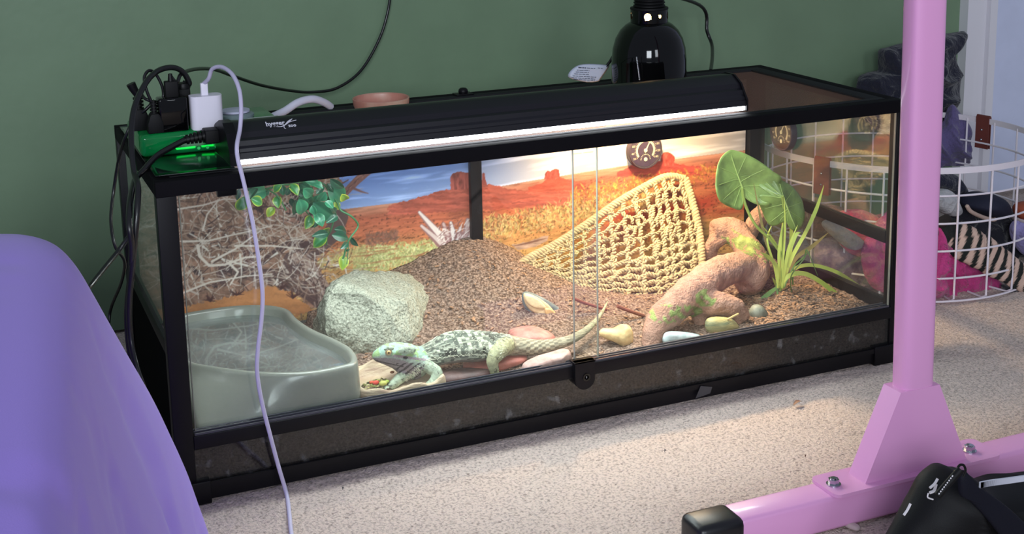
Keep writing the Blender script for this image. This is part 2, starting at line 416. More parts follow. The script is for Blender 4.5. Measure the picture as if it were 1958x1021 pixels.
def poly(pts, col, jag=0, seed=0, tex=.25, tsc=(6, 14)):
    P = np.array(pts, float); x0, y0 = P.min(0)-3; x1, y1 = P.max(0)+3
    i0, i1 = int(max(0, y0-V0)), int(min(Hc, y1-V0)); j0, j1 = int(max(0, x0-U0)), int(min(Wc, x1-U0))
    if i1 <= i0 or j1 <= j0: return
    X = gu[i0:i1, j0:j1]; Y = gv[i0:i1, j0:j1]
    if jag: X = X+(fbm(X/5, Y/5, 2, seed)-.5)*jag; Y = Y+(fbm(X/5, Y/5, 2, seed+9)-.5)*jag
    ins = np.zeros(X.shape, bool); n = len(P)
    for a in range(n):
        (xa_, ya), (xb_, yb) = P[a], P[(a+1) % n]
        cnd = ((ya > Y) != (yb > Y)) & (X < (xb_-xa_)*(Y-ya)/((yb-ya) if yb != ya else 1e-9)+xa_)
        ins ^= cnd
    t = (1-tex+2*tex*fbm(X/tsc[0], Y/tsc[1], 3, seed+3))[..., None]
    sub = cv[i0:i1, j0:j1]; cv[i0:i1, j0:j1] = np.where(ins[..., None], np.array(col)*t, sub)
def stroke(pts, w0, w1, col, al=1.0):
    P = np.array(pts, float); n = len(P)-1
    x0, y0 = P.min(0)-max(w0, w1)-2; x1, y1 = P.max(0)+max(w0, w1)+2
    i0, i1 = int(max(0, y0-V0)), int(min(Hc, y1-V0)); j0, j1 = int(max(0, x0-U0)), int(min(Wc, x1-U0))
    if i1 <= i0 or j1 <= j0: return
    X = gu[i0:i1, j0:j1]; Y = gv[i0:i1, j0:j1]; A = np.zeros(X.shape)
    for k in range(n):
        a, d = P[k], P[k+1]-P[k]; L2 = d@d+1e-9
        t = np.clip(((X-a[0])*d[0]+(Y-a[1])*d[1])/L2, 0, 1)
        ds = np.hypot(X-a[0]-t*d[0], Y-a[1]-t*d[1]); ww = w0+(w1-w0)*(k+t)/n
        A = np.maximum(A, np.clip(ww-ds+.5, 0, 1))
    A = (A*al)[..., None]; cv[i0:i1, j0:j1] = cv[i0:i1, j0:j1]*(1-A)+np.array(col)*A
def curve(x, y, ang, ln, bend, k=5):
    out = [(x, y)]
    for i in range(k): ang += bend/k*rng.uniform(.3, 1.7); x += math.cos(ang)*ln/k; y += math.sin(ang)*ln/k; out.append((x, y))
    return out
HZ = lambda u: float(np.interp(u, [150, 340, 640, 830, 1020, 1200, 1425, 1470], [476, 440, 402, 379, 345, 316, 287, 281]))
# buttes and their skirts
poly([(742, 394), (800, 378), (840, 366), (862, 361), (905, 353), (940, 352), (975, 362), (1040, 366), (1100, 365), (1100, 392), (742, 412)], (184, 84, 64), 6, 1, .3, (30, 3))
poly([(862, 364), (861, 338), (866, 331), (880, 328), (893, 331), (900, 328), (908, 331), (908, 358)], (168, 78, 66), 3, 2, .4, (3, 12))
poly([(908, 346), (916, 344), (923, 349), (930, 352), (934, 357), (908, 360)], (172, 80, 64), 2, 4, .3, (3, 8))
poly([(921, 352), (922, 333), (924, 330), (927, 331), (928, 343), (933, 357)], (150, 68, 60), 1, 5, .3)
poly([(1010, 358), (1036, 350), (1046, 342), (1060, 338), (1075, 339), (1090, 345), (1120, 350), (1120, 362), (1010, 368)], (190, 76, 54), 4, 6, .3, (24, 3))
poly([(1040, 343), (1043, 330), (1047, 326), (1052, 328), (1060, 323), (1069, 324), (1071, 340), (1060, 343)], (176, 70, 56), 2, 7, .4, (3, 9))
poly([(1180, 330), (1205, 318), (1225, 306), (1262, 308), (1290, 312), (1318, 318), (1340, 318), (1340, 336), (1180, 338)], (178, 62, 52), 4, 8, .3, (24, 3))
poly([(1262, 318), (1264, 296), (1270, 290), (1282, 292), (1291, 300), (1288, 318)], (196, 66, 54), 3, 9, .5, (3, 7))
for i in range(46):
    u = rng.uniform(760, 1110); v = HZ(u)+rng.uniform(-6, 45); stroke([(u, v), (u+rng.uniform(8, 50), v-rng.uniform(1, 6))], .6, .9, (150, 66, 48), .6)
# dry brush in bands
def brush(n, u0, u1, f0, f1, cols_, ln=(3, 9)):
    for i in range(n):
        u = rng.uniform(u0, u1); t = (u-u0)/(u1-u0); v = HZ(u)+(f0[0]*(1-t)+f0[1]*t)+rng.beta(2, 2)*((f1[0]-f0[0])*(1-t)+(f1[1]-f0[1])*t)
        cc = np.array(cols_[rng.integers(len(cols_))])*rng.uniform(.85, 1.1)
        stroke(curve(u, v, -1.57+rng.normal(0, .7), rng.uniform(*ln), rng.normal(0, .8), 3), 1.2, .5, cc, .85)
brush(1500, 915, 1260, (52, 40), (112, 92), [(206, 176, 92), (150, 116, 62), (196, 168, 110), (120, 92, 54), (214, 190, 118)])
brush(700, 1090, 1430, (22, 16), (66, 50), [(214, 150, 54), (224, 168, 66), (186, 110, 46), (156, 98, 48)], (2, 7))
brush(600, 1090, 1340, (95, 90), (180, 165), [(206, 156, 62), (170, 100, 48), (190, 80, 44)], (3, 8))
brush(1300, 676, 850, (72, 78), (134, 128), [(206, 208, 128), (176, 184, 108), (216, 214, 150), (150, 158, 92)])
brush(240, 700, 760, (52, 52), (78, 76), [(150, 92, 74), (120, 84, 66)])
brush(500, 560, 700, (80, 72), (120, 112), [(196, 184, 112), (170, 160, 96), (214, 190, 120)], (3, 8))
poly([(560, 500), (700, 470), (850, 452), (850, 505), (700, 540), (560, 560)], (212, 158, 86), 8, 22, .2, (20, 5)) if False else None
for i in range(70):
    u = rng.uniform(560, 900); v = HZ(u)+rng.uniform(18, 120); stroke([(u, v), (u+rng.uniform(10, 60), v-rng.uniform(2, 9))], .8, 1.2, (158, 78, 50), .5)
# grey log lying on the ground at centre
poly([(978, 468), (1010, 462), (1036, 452), (1050, 450), (1046, 460), (1024, 472), (990, 478)], (186, 150, 128), 2, 40, .25, (16, 2))
for i in range(9): stroke([(980+i*4, 471-i*.7), (1030+i*2, 458-i*.3)], .7, .4, (124, 84, 70), .7)
# white driftwood left of the centre post
DWc = [(214, 192, 186), (196, 168, 164), (228, 214, 208)]
for base, tip, w_ in (((868, 484), (802, 406), 15), ((850, 474), (806, 432), 9), ((872, 482), (848, 428), 9), ((876, 484), (862, 426), 14), ((886, 484), (894, 420), 13), ((864, 482), (880, 436), 10), ((890, 480), (880, 446), 8)):
    mid = ((base[0]+tip[0])/2+rng.uniform(-4, 4), (base[1]+tip[1])/2+rng.uniform(-3, 3))
    stroke([base, mid, tip], w_, 3.6, (150, 104, 104)); stroke([(base[0]+1, base[1]-2), (mid[0]+2, mid[1]-1), tip], w_*.60, 2.2, DWc[rng.integers(3)])
for i in range(90):
    u = rng.uniform(836, 898); v = rng.uniform(430, 486); stroke(curve(u, v, -1.2+rng.normal(0, .5), rng.uniform(6, 20), .6, 3), 1.0, .5, [(120, 72, 72), (236, 226, 220), (176, 130, 128)][rng.integers(3)], .8)
# thicket of dry branches filling the left third, over orange sand
poly([(150, 300), (470, 300), (640, 330), (655, 350), (640, 385), (612, 415), (600, 470), (616, 520), (628, 575), (600, 592), (560, 560), (520, 548), (470, 560), (420, 575), (340, 592), (150, 640)], (150, 108, 88), 16, 50, .45, (14, 9))
poly([(530, 395), (575, 388), (612, 392), (606, 420), (575, 432), (540, 424)], (166, 116, 100), 6, 51, .12)
for i in range(26):
    u = rng.uniform(330, 600); v = rng.uniform(350, 560); poly([(u+rng.normal(0, 16), v+rng.normal(0, 9)) for _ in range(5)], (64, 44, 46), 8, 60+i, .3)
# dark trunks
stroke([(630, 588), (596, 562), (556, 540), (520, 528), (470, 520), (420, 512)], 17, 7, (92, 66, 66)); stroke([(548, 540), (560, 500), (600, 474), (636, 446), (650, 415)], 20, 16, (98, 72, 70))
stroke([(600, 474), (560, 462), (520, 486), (500, 505)], 9, 5, (84, 58, 58)); stroke([(475, 500), (466, 470), (468, 440), (478, 420)], 7, 5, (104, 66, 62))
stroke([(428, 540), (420, 520), (426, 505)], 8, 6, (88, 58, 60)); stroke([(640, 588), (610, 540), (588, 505), (566, 490)], 16, 9, (170, 140, 130))
for i in range(150):
    t = rng.uniform(0, 1); u = 566+74*t+rng.normal(0, 10); v = 492+96*t+rng.normal(0, 7)
    stroke(curve(u, v, .9+rng.normal(0, .35), rng.uniform(10, 34), rng.normal(0, .4), 3), 1.5, .5, [(206, 186, 176), (110, 74, 68), (66, 46, 48), (180, 150, 136)][rng.integers(4)], .85)
for i in range(90):
    t = rng.uniform(0, 1); u = 420+150*t; v = 512+30*t+rng.normal(0, 9); stroke(curve(u, v, .15+rng.normal(0, .3), rng.uniform(10, 50), .3, 3), 1.2, .5, [(120, 88, 80), (60, 44, 46), (150, 120, 108)][rng.integers(3)], .8)
TW = [(222, 206, 190), (198, 174, 156), (236, 226, 214), (160, 124, 104), (112, 78, 66), (70, 48, 48), (206, 186, 172), (182, 150, 130)]
for i in range(1150):
    u = rng.uniform(190, 640); v = rng.uniform(320, 588)
    if v > 545 and rng.random() < .72: continue
    if u > 600 and (v > 395 and v < 470): continue
    a = rng.choice([0.1, -.5, .5, 2.8, -2.6, 1.3])+rng.normal(0, .5)
    w_ = rng.choice([.7, 1.0, 1.3, 2.2], p=[.38, .36, .2, .06])
    stroke(curve(u, v, a, rng.uniform(14, 80), rng.normal(0, 1.3)), w_, .4, TW[rng.integers(len(TW))], .9)
for pts, w_ in (([(378, 470), (382, 490), (400, 508), (430, 506), (470, 492), (500, 490)], 3.2), ([(350, 462), (400, 460), (450, 448), (520, 432)], 2.0), ([(405, 500), (450, 476), (500, 440)], 2.2), ([(340, 400), (390, 392), (430, 380), (470, 384)], 1.8), ([(388, 440), (396, 410), (420, 380)], 2.0), ([(450, 470), (520, 470), (580, 476)], 2.0), ([(440, 505), (455, 520), (440, 545)], 2.6), ([(350, 560), (400, 540), (470, 528), (520, 524)], 2.0)):
    stroke(pts, w_, w_*.5, (228, 212, 198))
# sand clearing with small dark shrubs
poly([(470, 556), (520, 548), (560, 562), (604, 596), (340, 640), (150, 660), (150, 606), (340, 588), (420, 574)], (206, 132, 76), 12, 90, .16, (30, 6))
for u, v in ((452, 560), (402, 572), (538, 548), (560, 566), (340, 580), (250, 610)):
    for k_ in range(16): stroke(curve(u, v+4, rng.uniform(-2.9, -.2), rng.uniform(6, 18), rng.normal(0, .6), 3), 1.2, .5, (74, 40, 40), .9)
# bark limb against the sky
stroke([(655, 375), (668, 360), (684, 344), (704, 326)], 6, 8, (140, 90, 84)); stroke([(672, 358), (690, 366), (704, 370)], 3, .8, (126, 82, 80)); stroke([(652, 352), (666, 344)], 1.6, 1, (110, 72, 70))
for i in range(16): t = rng.uniform(0, 1); stroke([(655+t*45+rng.normal(0, 3), 374-t*46), (662+t*45, 366-t*46)], .8, .5, [(176, 120, 108), (84, 54, 56)][i % 2], .8)
# tiny printed line in the sky
for i, (a, b_) in enumerate(((1096, 1100), (1101, 1105), (1106, 1109), (1109, 1112), (1115.5, 1118), (1119, 1121), (1122, 1126), (1127, 1130), (1131, 1134))): stroke([(a, 294.6-(a-1096)*.11), (b_, 294.2-(b_-1096)*.11)], .75, .75, (166, 120, 96), .85)
nx, nz_ = 960, 288
PX, PZ = np.meshgrid(np.linspace(.021, 1.164, nx), np.linspace(.088, .4315, nz_))
PV = np.stack([PX, np.full_like(PX, .4085), PZ], -1).reshape(-1, 3)
pu, pv_ = pix(PV)
jj = np.clip(pu-U0-.5, 0, Wc-1.001); ii = np.clip(pv_-V0-.5, 0, Hc-1.001)
j0 = jj.astype(int); i0 = ii.astype(int); fj = (jj-j0)[:, None]; fi = (ii-i0)[:, None]
pc = (cv[i0, j0]*(1-fj)+cv[i0, j0+1]*fj)*(1-fi)+(cv[i0+1, j0]*(1-fj)+cv[i0+1, j0+1]*fj)*fi
i_ = np.arange(nz_-1)[:, None]*nx+np.arange(nx-1)[None]
PF = np.stack([i_, i_+1, i_+nx+1, i_+nx], -1).reshape(-1, 4)
nb = len(PV); bx_ = [(.021, .4087, .088), (1.164, .4087, .088), (1.164, .4087, .4315), (.021, .4087, .4315), (.021, .4105, .088), (1.164, .4105, .088), (1.164, .4105, .4315), (.021, .4105, .4315)]
PV = np.concatenate([PV, np.array(bx_)]); PFl = PF.tolist()+[[nb+a for a in q] for q in ((4, 7, 6, 5), (0, 4, 5, 1), (1, 5, 6, 2), (2, 6, 7, 3), (3, 7, 4, 0))]
PR = mat('poster_print', (200, 200, 200), .42, attr='Col', spec=.3)
po = meshobj('background_poster', PV, PFl, PR, None, False)
pc = pc*.86+pc.mean(1, keepdims=True)*.14; pc = pc*.98+5
cols(po, np.concatenate([linA(pc), np.full((8, 3), .7)]))
tag(po, 'printed desert landscape poster with red buttes covering the back of the terrarium', 'poster')

# ================================================================ INSIDE THE TERRARIUM
def soil_h(x, y):
    h = .0895+0*x
    h = h+.098*np.exp(-((x-.600)/.125)**2-((y-.43)/.16)**2)
    h = h+.050*np.exp(-((x-.43)/.12)**2-((y-.45)/.16)**2)
    h = h+.014*np.exp(-((x-1.085)/.05)**2-((y-.16)/.05)**2)
    h = h+.012*np.exp(-((x-.72)/.12)**2-((y-.30)/.08)**2)
    h = np.where(x < .29, np.minimum(h, .086), h)
    return h
def SH(x, y): return float(soil_h(np.float64(x), np.float64(y)))
nx, ny = 470, 156
X, Y = np.meshgrid(np.linspace(.0125, 1.1855, nx), np.linspace(.0085, .4065, ny))
Z = soil_h(X, Y)+.0062*(fbm(X/.008, Y/.008, 3, 5)-.5)+.004*(fbm(X/.04, Y/.04, 2, 15)-.5)+.004*np.clip(vnoise(X/.006, Y/.006, 77)-.7, 0, 1)
V = np.stack([X, Y, Z], -1).reshape(-1, 3); ii_ = np.arange(ny-1)[:, None]*nx+np.arange(nx-1)[None]
F = np.stack([ii_, ii_+1, ii_+nx+1, ii_+nx], -1).reshape(-1, 4).tolist()
# side walls and underside of the bed of soil
n0 = len(V); per = list(range(nx))+[k*nx+nx-1 for k in range(1, ny)]+[(ny-1)*nx+k for k in range(nx-2, -1, -1)]+[k*nx for k in range(ny-2, 0, -1)]
lo = V[per].copy(); lo[:, 2] = .0125; V = np.concatenate([V, lo]); m_ = len(per)
for k in range(m_): F.append([per[k], n0+k, n0+(k+1) % m_, per[(k+1) % m_]])
F.append([n0+k for k in range(m_-1, -1, -1)])
SOIL = mat('coconut_soil', (92, 74, 64), .95, bump=('noise', 420, 1.0, .004), c2=(182, 158, 142), vscale=260, ramp=(.40, .74), spec=.1)
o = meshobj('soil', V, F, SOIL); tag(o, 'loose brown coconut soil heaped into a mound inside the terrarium', 'soil', kind='stuff')
# bark crumbs lying over the soil
cr = MB()
for i in range(1500):
    x = rng.uniform(.3, 1.17); y = rng.uniform(.015, .40)
    if i % 2: x = rng.uniform(.95, 1.17); y = rng.uniform(.012, .16)
    s = rng.uniform(.0008, .0024); z = SH(x, y)+.001; a = rng.uniform(0, 6.28); dx, dy = math.cos(a)*s*1.8, math.sin(a)*s*1.8; ex, ey = -math.sin(a)*s*.7, math.cos(a)*s*.7; t = rng.uniform(-.4, .9)*s
    q = [(x-dx-ex, y-dy-ey, z), (x+dx-ex, y+dy-ey, z+t), (x+dx+ex, y+dy+ey, z+t), (x-dx+ex, y-dy+ey, z), ]
    cr.add(q+[(p[0], p[1], p[2]+s*.8) for p in q], [(0, 3, 2, 1), (4, 5, 6, 7), (0, 1, 5, 4), (1, 2, 6, 5), (2, 3, 7, 6), (3, 0, 4, 7)])
o = cr.obj('bark_crumbs', mat('bark_chips', (176, 138, 108), .9, c2=(110, 84, 68), vscale=60), None, smooth=False, fix=False)
tag(o, 'tan bark crumbs scattered over the terrarium soil', 'bark', kind='stuff')

# ---- grey-green pond bowl, kidney outline
BW = mat('bowl_resin', (118, 121, 112), .32, var=.03, coat=.25)
out = spline([(.036, .16, 0), (.034, .30, 0), (.060, .352, 0), (.14, .360, 0), (.20, .342, 0), (.232, .305, 0), (.236, .25, 0), (.246, .195, 0), (.266, .135, 0), (.276, .085, 0), (.266, .036, 0), (.235, .0245, 0), (.190, .0255, 0), (.135, .050, 0), (.078, .098, 0)], 8, True)
cen = Vector((.15, .19, 0)); m_ = len(out); V = []; F = []
def inset(d):
    r = []
    for k in range(m_):
        t = (out[(k+1) % m_]-out[k-1]).normalized(); n_ = Vector((-t.y, t.x, 0))
        if n_.dot(cen-out[k]) < 0 and False: n_ = -n_
        r.append(out[k]+n_*d)
    return r
ar = sum(out[k].x*out[(k+1) % m_].y-out[(k+1) % m_].x*out[k].y for k in range(m_)); sg = 1 if ar > 0 else -1
prof = [(-.004, .068), (-.003, .10), (-.0015, .135), (-.0005, .146), (.0015, .1495), (.005, .1508), (.0085, .1495), (.0105, .146), (.0125, .137), (.022, .115), (.036, .088), (.05, .082)]
for q_, (d, z) in enumerate(prof):
    for p in inset(sg*d):
        y = p.y; f_ = max(0, min(1, (.146-z)/.06))**.8 if q_ < 4 else 0
        if p.x < .20 and p.y < .20: g_ = min(1, (.20-p.x)/.03)*min(1, (.20-p.y)/.05); y = y*(1-f_*g_)+.020*f_*g_
        V.append((p.x, y, z))
for i in range(len(prof)-1):
    for k in range(m_): F.append((i*m_+k, i*m_+(k+1) % m_, (i+1)*m_+(k+1) % m_, (i+1)*m_+k))
F.append(tuple((len(prof)-1)*m_+k for k in range(m_))); F.append(tuple(range(m_-1, -1, -1)))
bw = thing('water_bowl', 'large grey-green kidney-shaped water bowl standing in the left end of the terrarium', 'bowl', (.15, .19, .068))
o = meshobj('basin', V, F, BW, bw)
bm = bmesh.new(); bm.from_mesh(o.data); bmesh.ops.recalc_face_normals(bm, faces=bm.faces[:]); bm.to_mesh(o.data); bm.free()
WAT = mat('bowl_water', (150, 165, 165), .02, trans=0, bump=('noise', 9, .12, .004), coat=1, spec=.8)
# water: reflective surface, pale haze mixed in for a luminous grey look
wm = glass('water_surface', tint=(196, 208, 204), f0=.10, k=1.0, dirt_haze=.15)
V = [(p.x, p.y, .1365) for p in inset(sg*.0122)]; nV = len(V); V += [(p.x, p.y, .1325) for p in inset(sg*.0130)]
F = [tuple(range(nV)), tuple(range(2*nV-1, nV-1, -1))]+[(k, nV+k, nV+(k+1) % nV, (k+1) % nV) for k in range(nV)]
o = meshobj('water', V, F, wm, None, False); tag(o, 'still clear water filling the grey-green bowl', 'water')

# ---- large boulder
ROCK = mat('pale_granite', (168, 170, 154), .9, bump=('noise', 170, 1.0, .006), c2=(104, 108, 94), vscale=330, ramp=(.46, .70), spec=.15)
bm = bmesh.new()
def rp(u, v, Y): return at(u, v, Y)
pts = [rp(612, 604, .27), rp(618, 566, .25), rp(646, 528, .30), rp(668, 516, .32), rp(702, 517, .33), rp(745, 528, .33), rp(800, 545, .33), rp(822, 562, .32), rp(831, 590, .31), rp(812, 604, .26), rp(788, 652, .205),
       rp(735, 662, .20), rp(655, 652, .205), rp(622, 640, .22), rp(626, 560, .23), rp(700, 572, .222), rp(730, 585, .215), rp(770, 575, .235), rp(642, 545, .24), rp(690, 560, .225)]
pts += [Vector((p.x, p.y, .08)) for p in (rp(612, 604, .26), rp(790, 652, .21), rp(735, 662, .2), rp(650, 660, .21))]+[Vector((p.x+.01, .36, .09)) for p in (rp(612, 604, .27), rp(700, 604, .3), rp(825, 604, .3))]+[Vector((rp(700, 530, .36).x, .37, .17)), Vector((rp(800, 560, .36).x, .37, .15))]
for p in pts: bm.verts.new(p)
r_ = bmesh.ops.convex_hull(bm, input=bm.verts[:]); 
for v in [v for v in bm.verts if not v.link_faces]: bm.verts.remove(v)
bmesh.ops.triangulate(bm, faces=bm.faces[:])
bmesh.ops.subdivide_edges(bm, edges=bm.edges[:], cuts=7, use_grid_fill=True)
for _ in range(1): bmesh.ops.smooth_vert(bm, verts=bm.verts[:], factor=.4, use_axis_x=True, use_axis_y=True, use_axis_z=True)
bmesh.ops.subdivide_edges(bm, edges=bm.edges[:], cuts=1, use_grid_fill=True)
bm.normal_update()
for v in bm.verts:
    p = v.co; v.co = p+v.normal*(nz(p, 22, 3)*.007+nz(p, 60, 8)*.0034+nz(p, 150, 9)*.0012+nz((p.x*2, p.y*2, p.z*.6), 140, 1)*.0014)
me = bpy.data.meshes.new('boulder'); bm.to_mesh(me); bm.free(); me.materials.append(ROCK)
me.polygons.foreach_set('use_smooth', [True]*len(me.polygons))
o = bpy.data.objects.new('boulder', me); COL.objects.link(o)
tag(o, 'large pale grey-green granite boulder between the water bowl and the soil mound', 'rock')

# ---- stones
def stone(name, label, px, Y, D, c, c2, vs=40, p=2.4, amp=.002, cat='stone', fine=.0008, rough=.6, back=1.0, stretch=None, mesh_name=None, bs=.5):
    pts = [at(u, v, Y) for u, v in px]
    m = mat(name+'_'+str(c[0])+str(c[1]), c, rough, bump=('noise', 150, bs, .002), c2=c2, vscale=vs, stretch=stretch)
    o = puff(name, pts, D, m, None, rings=10, n=48, p=p, amp=amp, nscale=45, fine=fine, back=back)
    tag(o, label, cat); return o
stone('stone', 'rounded yellow-cream stone right of the lizard tail', [(1146, 640), (1152, 630), (1175, 628), (1195, 620), (1207, 627), (1210, 645), (1205, 662), (1190, 665), (1176, 655), (1158, 648)], .075, .016, (226, 196, 138), (190, 150, 104))
stone('stone', 'smooth blue-white pebble at the foot of the resin root', [(1267, 645), (1275, 635), (1300, 634), (1325, 637), (1338, 641), (1338, 650), (1310, 656), (1280, 660), (1268, 656)], .037, .010, (214, 226, 224), (150, 170, 172), rough=.35, amp=.001)
stone('stone', 'banded beige and green stone under the resin root arch', [(1349, 620), (1356, 609), (1378, 606), (1400, 610), (1414, 625), (1412, 636), (1390, 642), (1362, 642), (1351, 633)], .052, .014, (188, 170, 112), (120, 128, 96), stretch=(1, 1, 5), vs=26)
stone('stone', 'grey-green banded pebble right of the resin root', [(1434, 596), (1442, 584), (1453, 583), (1464, 592), (1466, 603), (1452, 610), (1437, 609)], .085, .012, (150, 154, 138), (104, 108, 96), stretch=(4, 1, 1), vs=20, rough=.5)
# layered slate stone lying on the slope
sl = stone('slate_stone', 'blue-grey and cream layered slate leaning on the soil slope', [(1000, 560), (1012, 558), (1040, 570), (1066, 586), (1083, 601), (1080, 608), (1062, 612), (1050, 618), (1020, 606), (1004, 590), (998, 574)], .225, .007, (128, 142, 142), (96, 108, 108), p=5, amp=.0006)
for j, (px, c_) in enumerate((([(1001, 562), (1014, 562), (1034, 572), (1050, 584), (1060, 598), (1050, 606), (1024, 600), (1006, 584)], (222, 190, 148)), ([(1004, 564), (1018, 566), (1036, 578), (1044, 590), (1026, 590), (1008, 580)], (232, 204, 160)), ([(1042, 590), (1056, 592), (1066, 604), (1058, 612), (1046, 608)], (212, 168, 116)))):
    q = puff('slate_layer', [at(u, v, .2165-.002*j) for u, v in px], .0022, mat('slate_layer_%d' % j, c_, .7, bump=('noise', 120, .7, .002), var=.12, vscale=40), sl, rings=6, n=36, p=8, amp=.0004, nscale=80)
# reddish flat slabs under and behind the lizard
stone('flat_rock', 'pink sandstone slab behind the lizard tail base', [(975, 640), (990, 632), (1020, 627), (1046, 632), (1062, 646), (1050, 660), (1000, 668), (978, 660)], .115, .03, (190, 130, 118), (150, 96, 88), vs=60, p=3, amp=.003)
stone('flat_rock', 'red sandstone slab under the lizard belly', [(888, 700), (915, 688), (960, 680), (1000, 676), (1004, 684), (960, 700), (915, 712), (890, 714)], .072, .024, (176, 98, 82), (140, 76, 66), vs=40, p=4, amp=.001)
stone('flat_rock', 'pale pink slab between the lizard tail and the front glass', [(1000, 700), (1030, 684), (1070, 672), (1086, 668), (1092, 682), (1080, 700), (1030, 716), (1000, 722)], .032, .016, (190, 160, 152), (156, 124, 116), vs=60, p=4, amp=.0015)
stone('flat_rock', 'dark brown slate slab under the lizard chest', [(826, 726), (850, 712), (900, 706), (940, 706), (950, 724), (900, 744), (850, 752), (826, 748)], .050, .020, (92, 66, 62), (60, 44, 44), vs=30, p=4, amp=.001)

# ---- food dish with a tree-stump look
fd = thing('food_dish', 'cream rock-textured food dish under the lizard head', 'dish', (.335, .05, .085))
px = [(.272, .098), (.300, .112), (.345, .112), (.385, .098), (.402, .060), (.396, .026), (.352, .018), (.300, .020), (.272, .038), (.264, .070)]
outl = spline([(a, b_, 0) for a, b_ in px], 6, True); m_ = len(outl); cc_ = Vector((.335, .062, 0)); V = []; F = []
pr_ = [(1.02, .080), (1.0, .094), (.985, .103), (.95, .1065), (.91, .1055), (.84, .099), (.66, .0955), (.3, .095)]
for s, z in pr_:
    for k, p in enumerate(outl):
        q = cc_+(p-cc_)*s; zz = z+(.0025*math.sin(k*.9)+.010*max(0, (q.y-.06)/.05))*(z > .098)*(s > .88)+.0022*nz((q.x, q.y, z), 90); V.append((q.x, q.y, zz))
for i in range(len(pr_)-1):
    for k in range(m_): F.append((i*m_+k, i*m_+(k+1) % m_, (i+1)*m_+(k+1) % m_, (i+1)*m_+k))
F.append(tuple((len(pr_)-1)*m_+k for k in range(m_))); F.append(tuple(range(m_-1, -1, -1)))
o = meshobj('dish_body', V, F, mat('dish_resin', (190, 172, 142), .6, bump=('noise', 90, .6, .002), c2=(150, 124, 104), vscale=24, stretch=(1, 1, 4)), fd)
fo = MB(); FC = []
for i in range(240):
    a = rng.uniform(0, 6.28); r = abs(rng.normal(0, .5)); x = .303+.022*math.cos(a)*r; y = .058+.018*math.sin(a)*r; z = .0985+.007*max(0, 1-r)+rng.uniform(0, .002)
    s = rng.uniform(.0008, .0026); bm = ell((x, y, z), (s*rng.uniform(.6, 1.8), s, s*.7), 1); nv = len(bm.verts); fo.bm(bm)
    c_ = [(84, 92, 40), (60, 66, 34), (168, 160, 96), (112, 116, 52), (70, 44, 34), (186, 178, 130)][rng.integers(6)]; FC += [c_]*nv
for x, y, r, c_ in ((.296, .047, .0040, (196, 62, 48)), (.291, .051, .0028, (206, 92, 64)), (.305, .040, .0048, (168, 168, 84)), (.312, .044, .0030, (150, 168, 70)), (.330, .074, .0026, (150, 96, 60))):
    bm = ell((x+.003, y+.006, .106), (r*1.3, r, r*.8), 2); nv = len(bm.verts); fo.bm(bm); FC += [c_]*nv
o = fo.obj('chopped_food', mat('food_bits', (100, 100, 60), .6, attr='Col'), None, fix=False); cols(o, linA(FC))
tag(o, 'chopped green leaves and red fruit bits heaped in the food dish', 'food', kind='stuff')

# ================================================================ BEARDED DRAGON
lz = thing('bearded_dragon', 'pale grey-green bearded dragon lizard stepping over its food dish', 'lizard', at(880, 690, .075))
PXM = 1215.
sec = [  # u, v(centre), half height px, plane Y, lateral half width (m)
 (712, 683, 3, .070, .003), (717, 681, 9.5, .070, .0075), (727, 679, 15, .071, .0115), (741, 678, 21, .072, .0165), (757, 680, 26, .074, .0205), (773, 686, 31, .076, .0245), (788, 691, 33, .077, .026), (800, 690, 30, .078, .0235),
 (813, 685, 25, .078, .020), (829, 677, 25, .078, .0235), (850, 668, 28, .078, .030), (875, 663, 30, .079, .034), (903, 662, 30, .080, .034), (930, 661, 27, .080, .030), (953, 660, 23.5, .079, .024), (975, 661, 19.5, .078, .0175), (1000, 663, 16.5, .072, .0145),
 (1030, 664, 14, .066, .012), (1060, 659, 11.5, .062, .010), (1090, 650, 9.3, .064, .008), (1116, 635, 7.2, .083, .0062), (1138, 615, 5.0, .110, .0043), (1153, 594, 3.1, .145, .0027), (1162, 576, 1.2, .178, .0012)]
k_ = 4
cu = fsp([s[0] for s in sec], k_); cvv = fsp([s[1] for s in sec], k_); ch = fsp([s[2] for s in sec], k_); cY = fsp([s[3] for s in sec], k_); cl = fsp([s[4] for s in sec], k_)
ctr = [at(u, v, y) for u, v, y in zip(cu, cvv, cY)]; NS = 28; V = []; F = []
hz_ = []
for i, p in enumerate(ctr):
    hz = ch[i]/PXM*(1+ (cY[i]-.075)*.55); q = cl[i]*.24; hz = max(.0009, math.sqrt(max(1e-7, hz*hz-q*q*.6))); hz_.append(hz)
    t = (ctr[min(i+1, len(ctr)-1)]-ctr[max(i-1, 0)]); t.z *= .4; t.normalize(); lat = Vector((-t.y, t.x, 0)).normalized()
    upv = t.cross(lat)*-1
    if upv.z < 0: upv = -upv
    head = i < 8*k_
    for j in range(NS):
        a = 2*math.pi*j/NS; ca, sa = math.cos(a), math.sin(a)
        if head:   # wedge: flat crown, wide jaw, deep beard
            lx = ca*(abs(ca)**-.12 if abs(ca) > .01 else 1)*(1-.16*max(0, sa)); sz = (sa if sa > 0 else sa)*(1 if sa < 0 else .94)
            V.append(p+lat*cl[i]*lx+upv*hz*sz)
        else:      # body: rounded back, flat belly with flank ridge
            bl = 1-.25*max(0, sa)**2
            V.append(p+lat*cl[i]*ca*bl+upv*hz*(sa if sa > 0 else sa*.92))
for i in range(len(ctr)-1):
    for j in range(NS): F.append((i*NS+j, i*NS+(j+1) % NS, (i+1)*NS+(j+1) % NS, (i+1)*NS+j))
F.append(tuple(range(NS-1, -1, -1))); F.append(tuple((len(ctr)-1)*NS+j for j in range(NS)))
lb = MB(); lb.add(V, F)
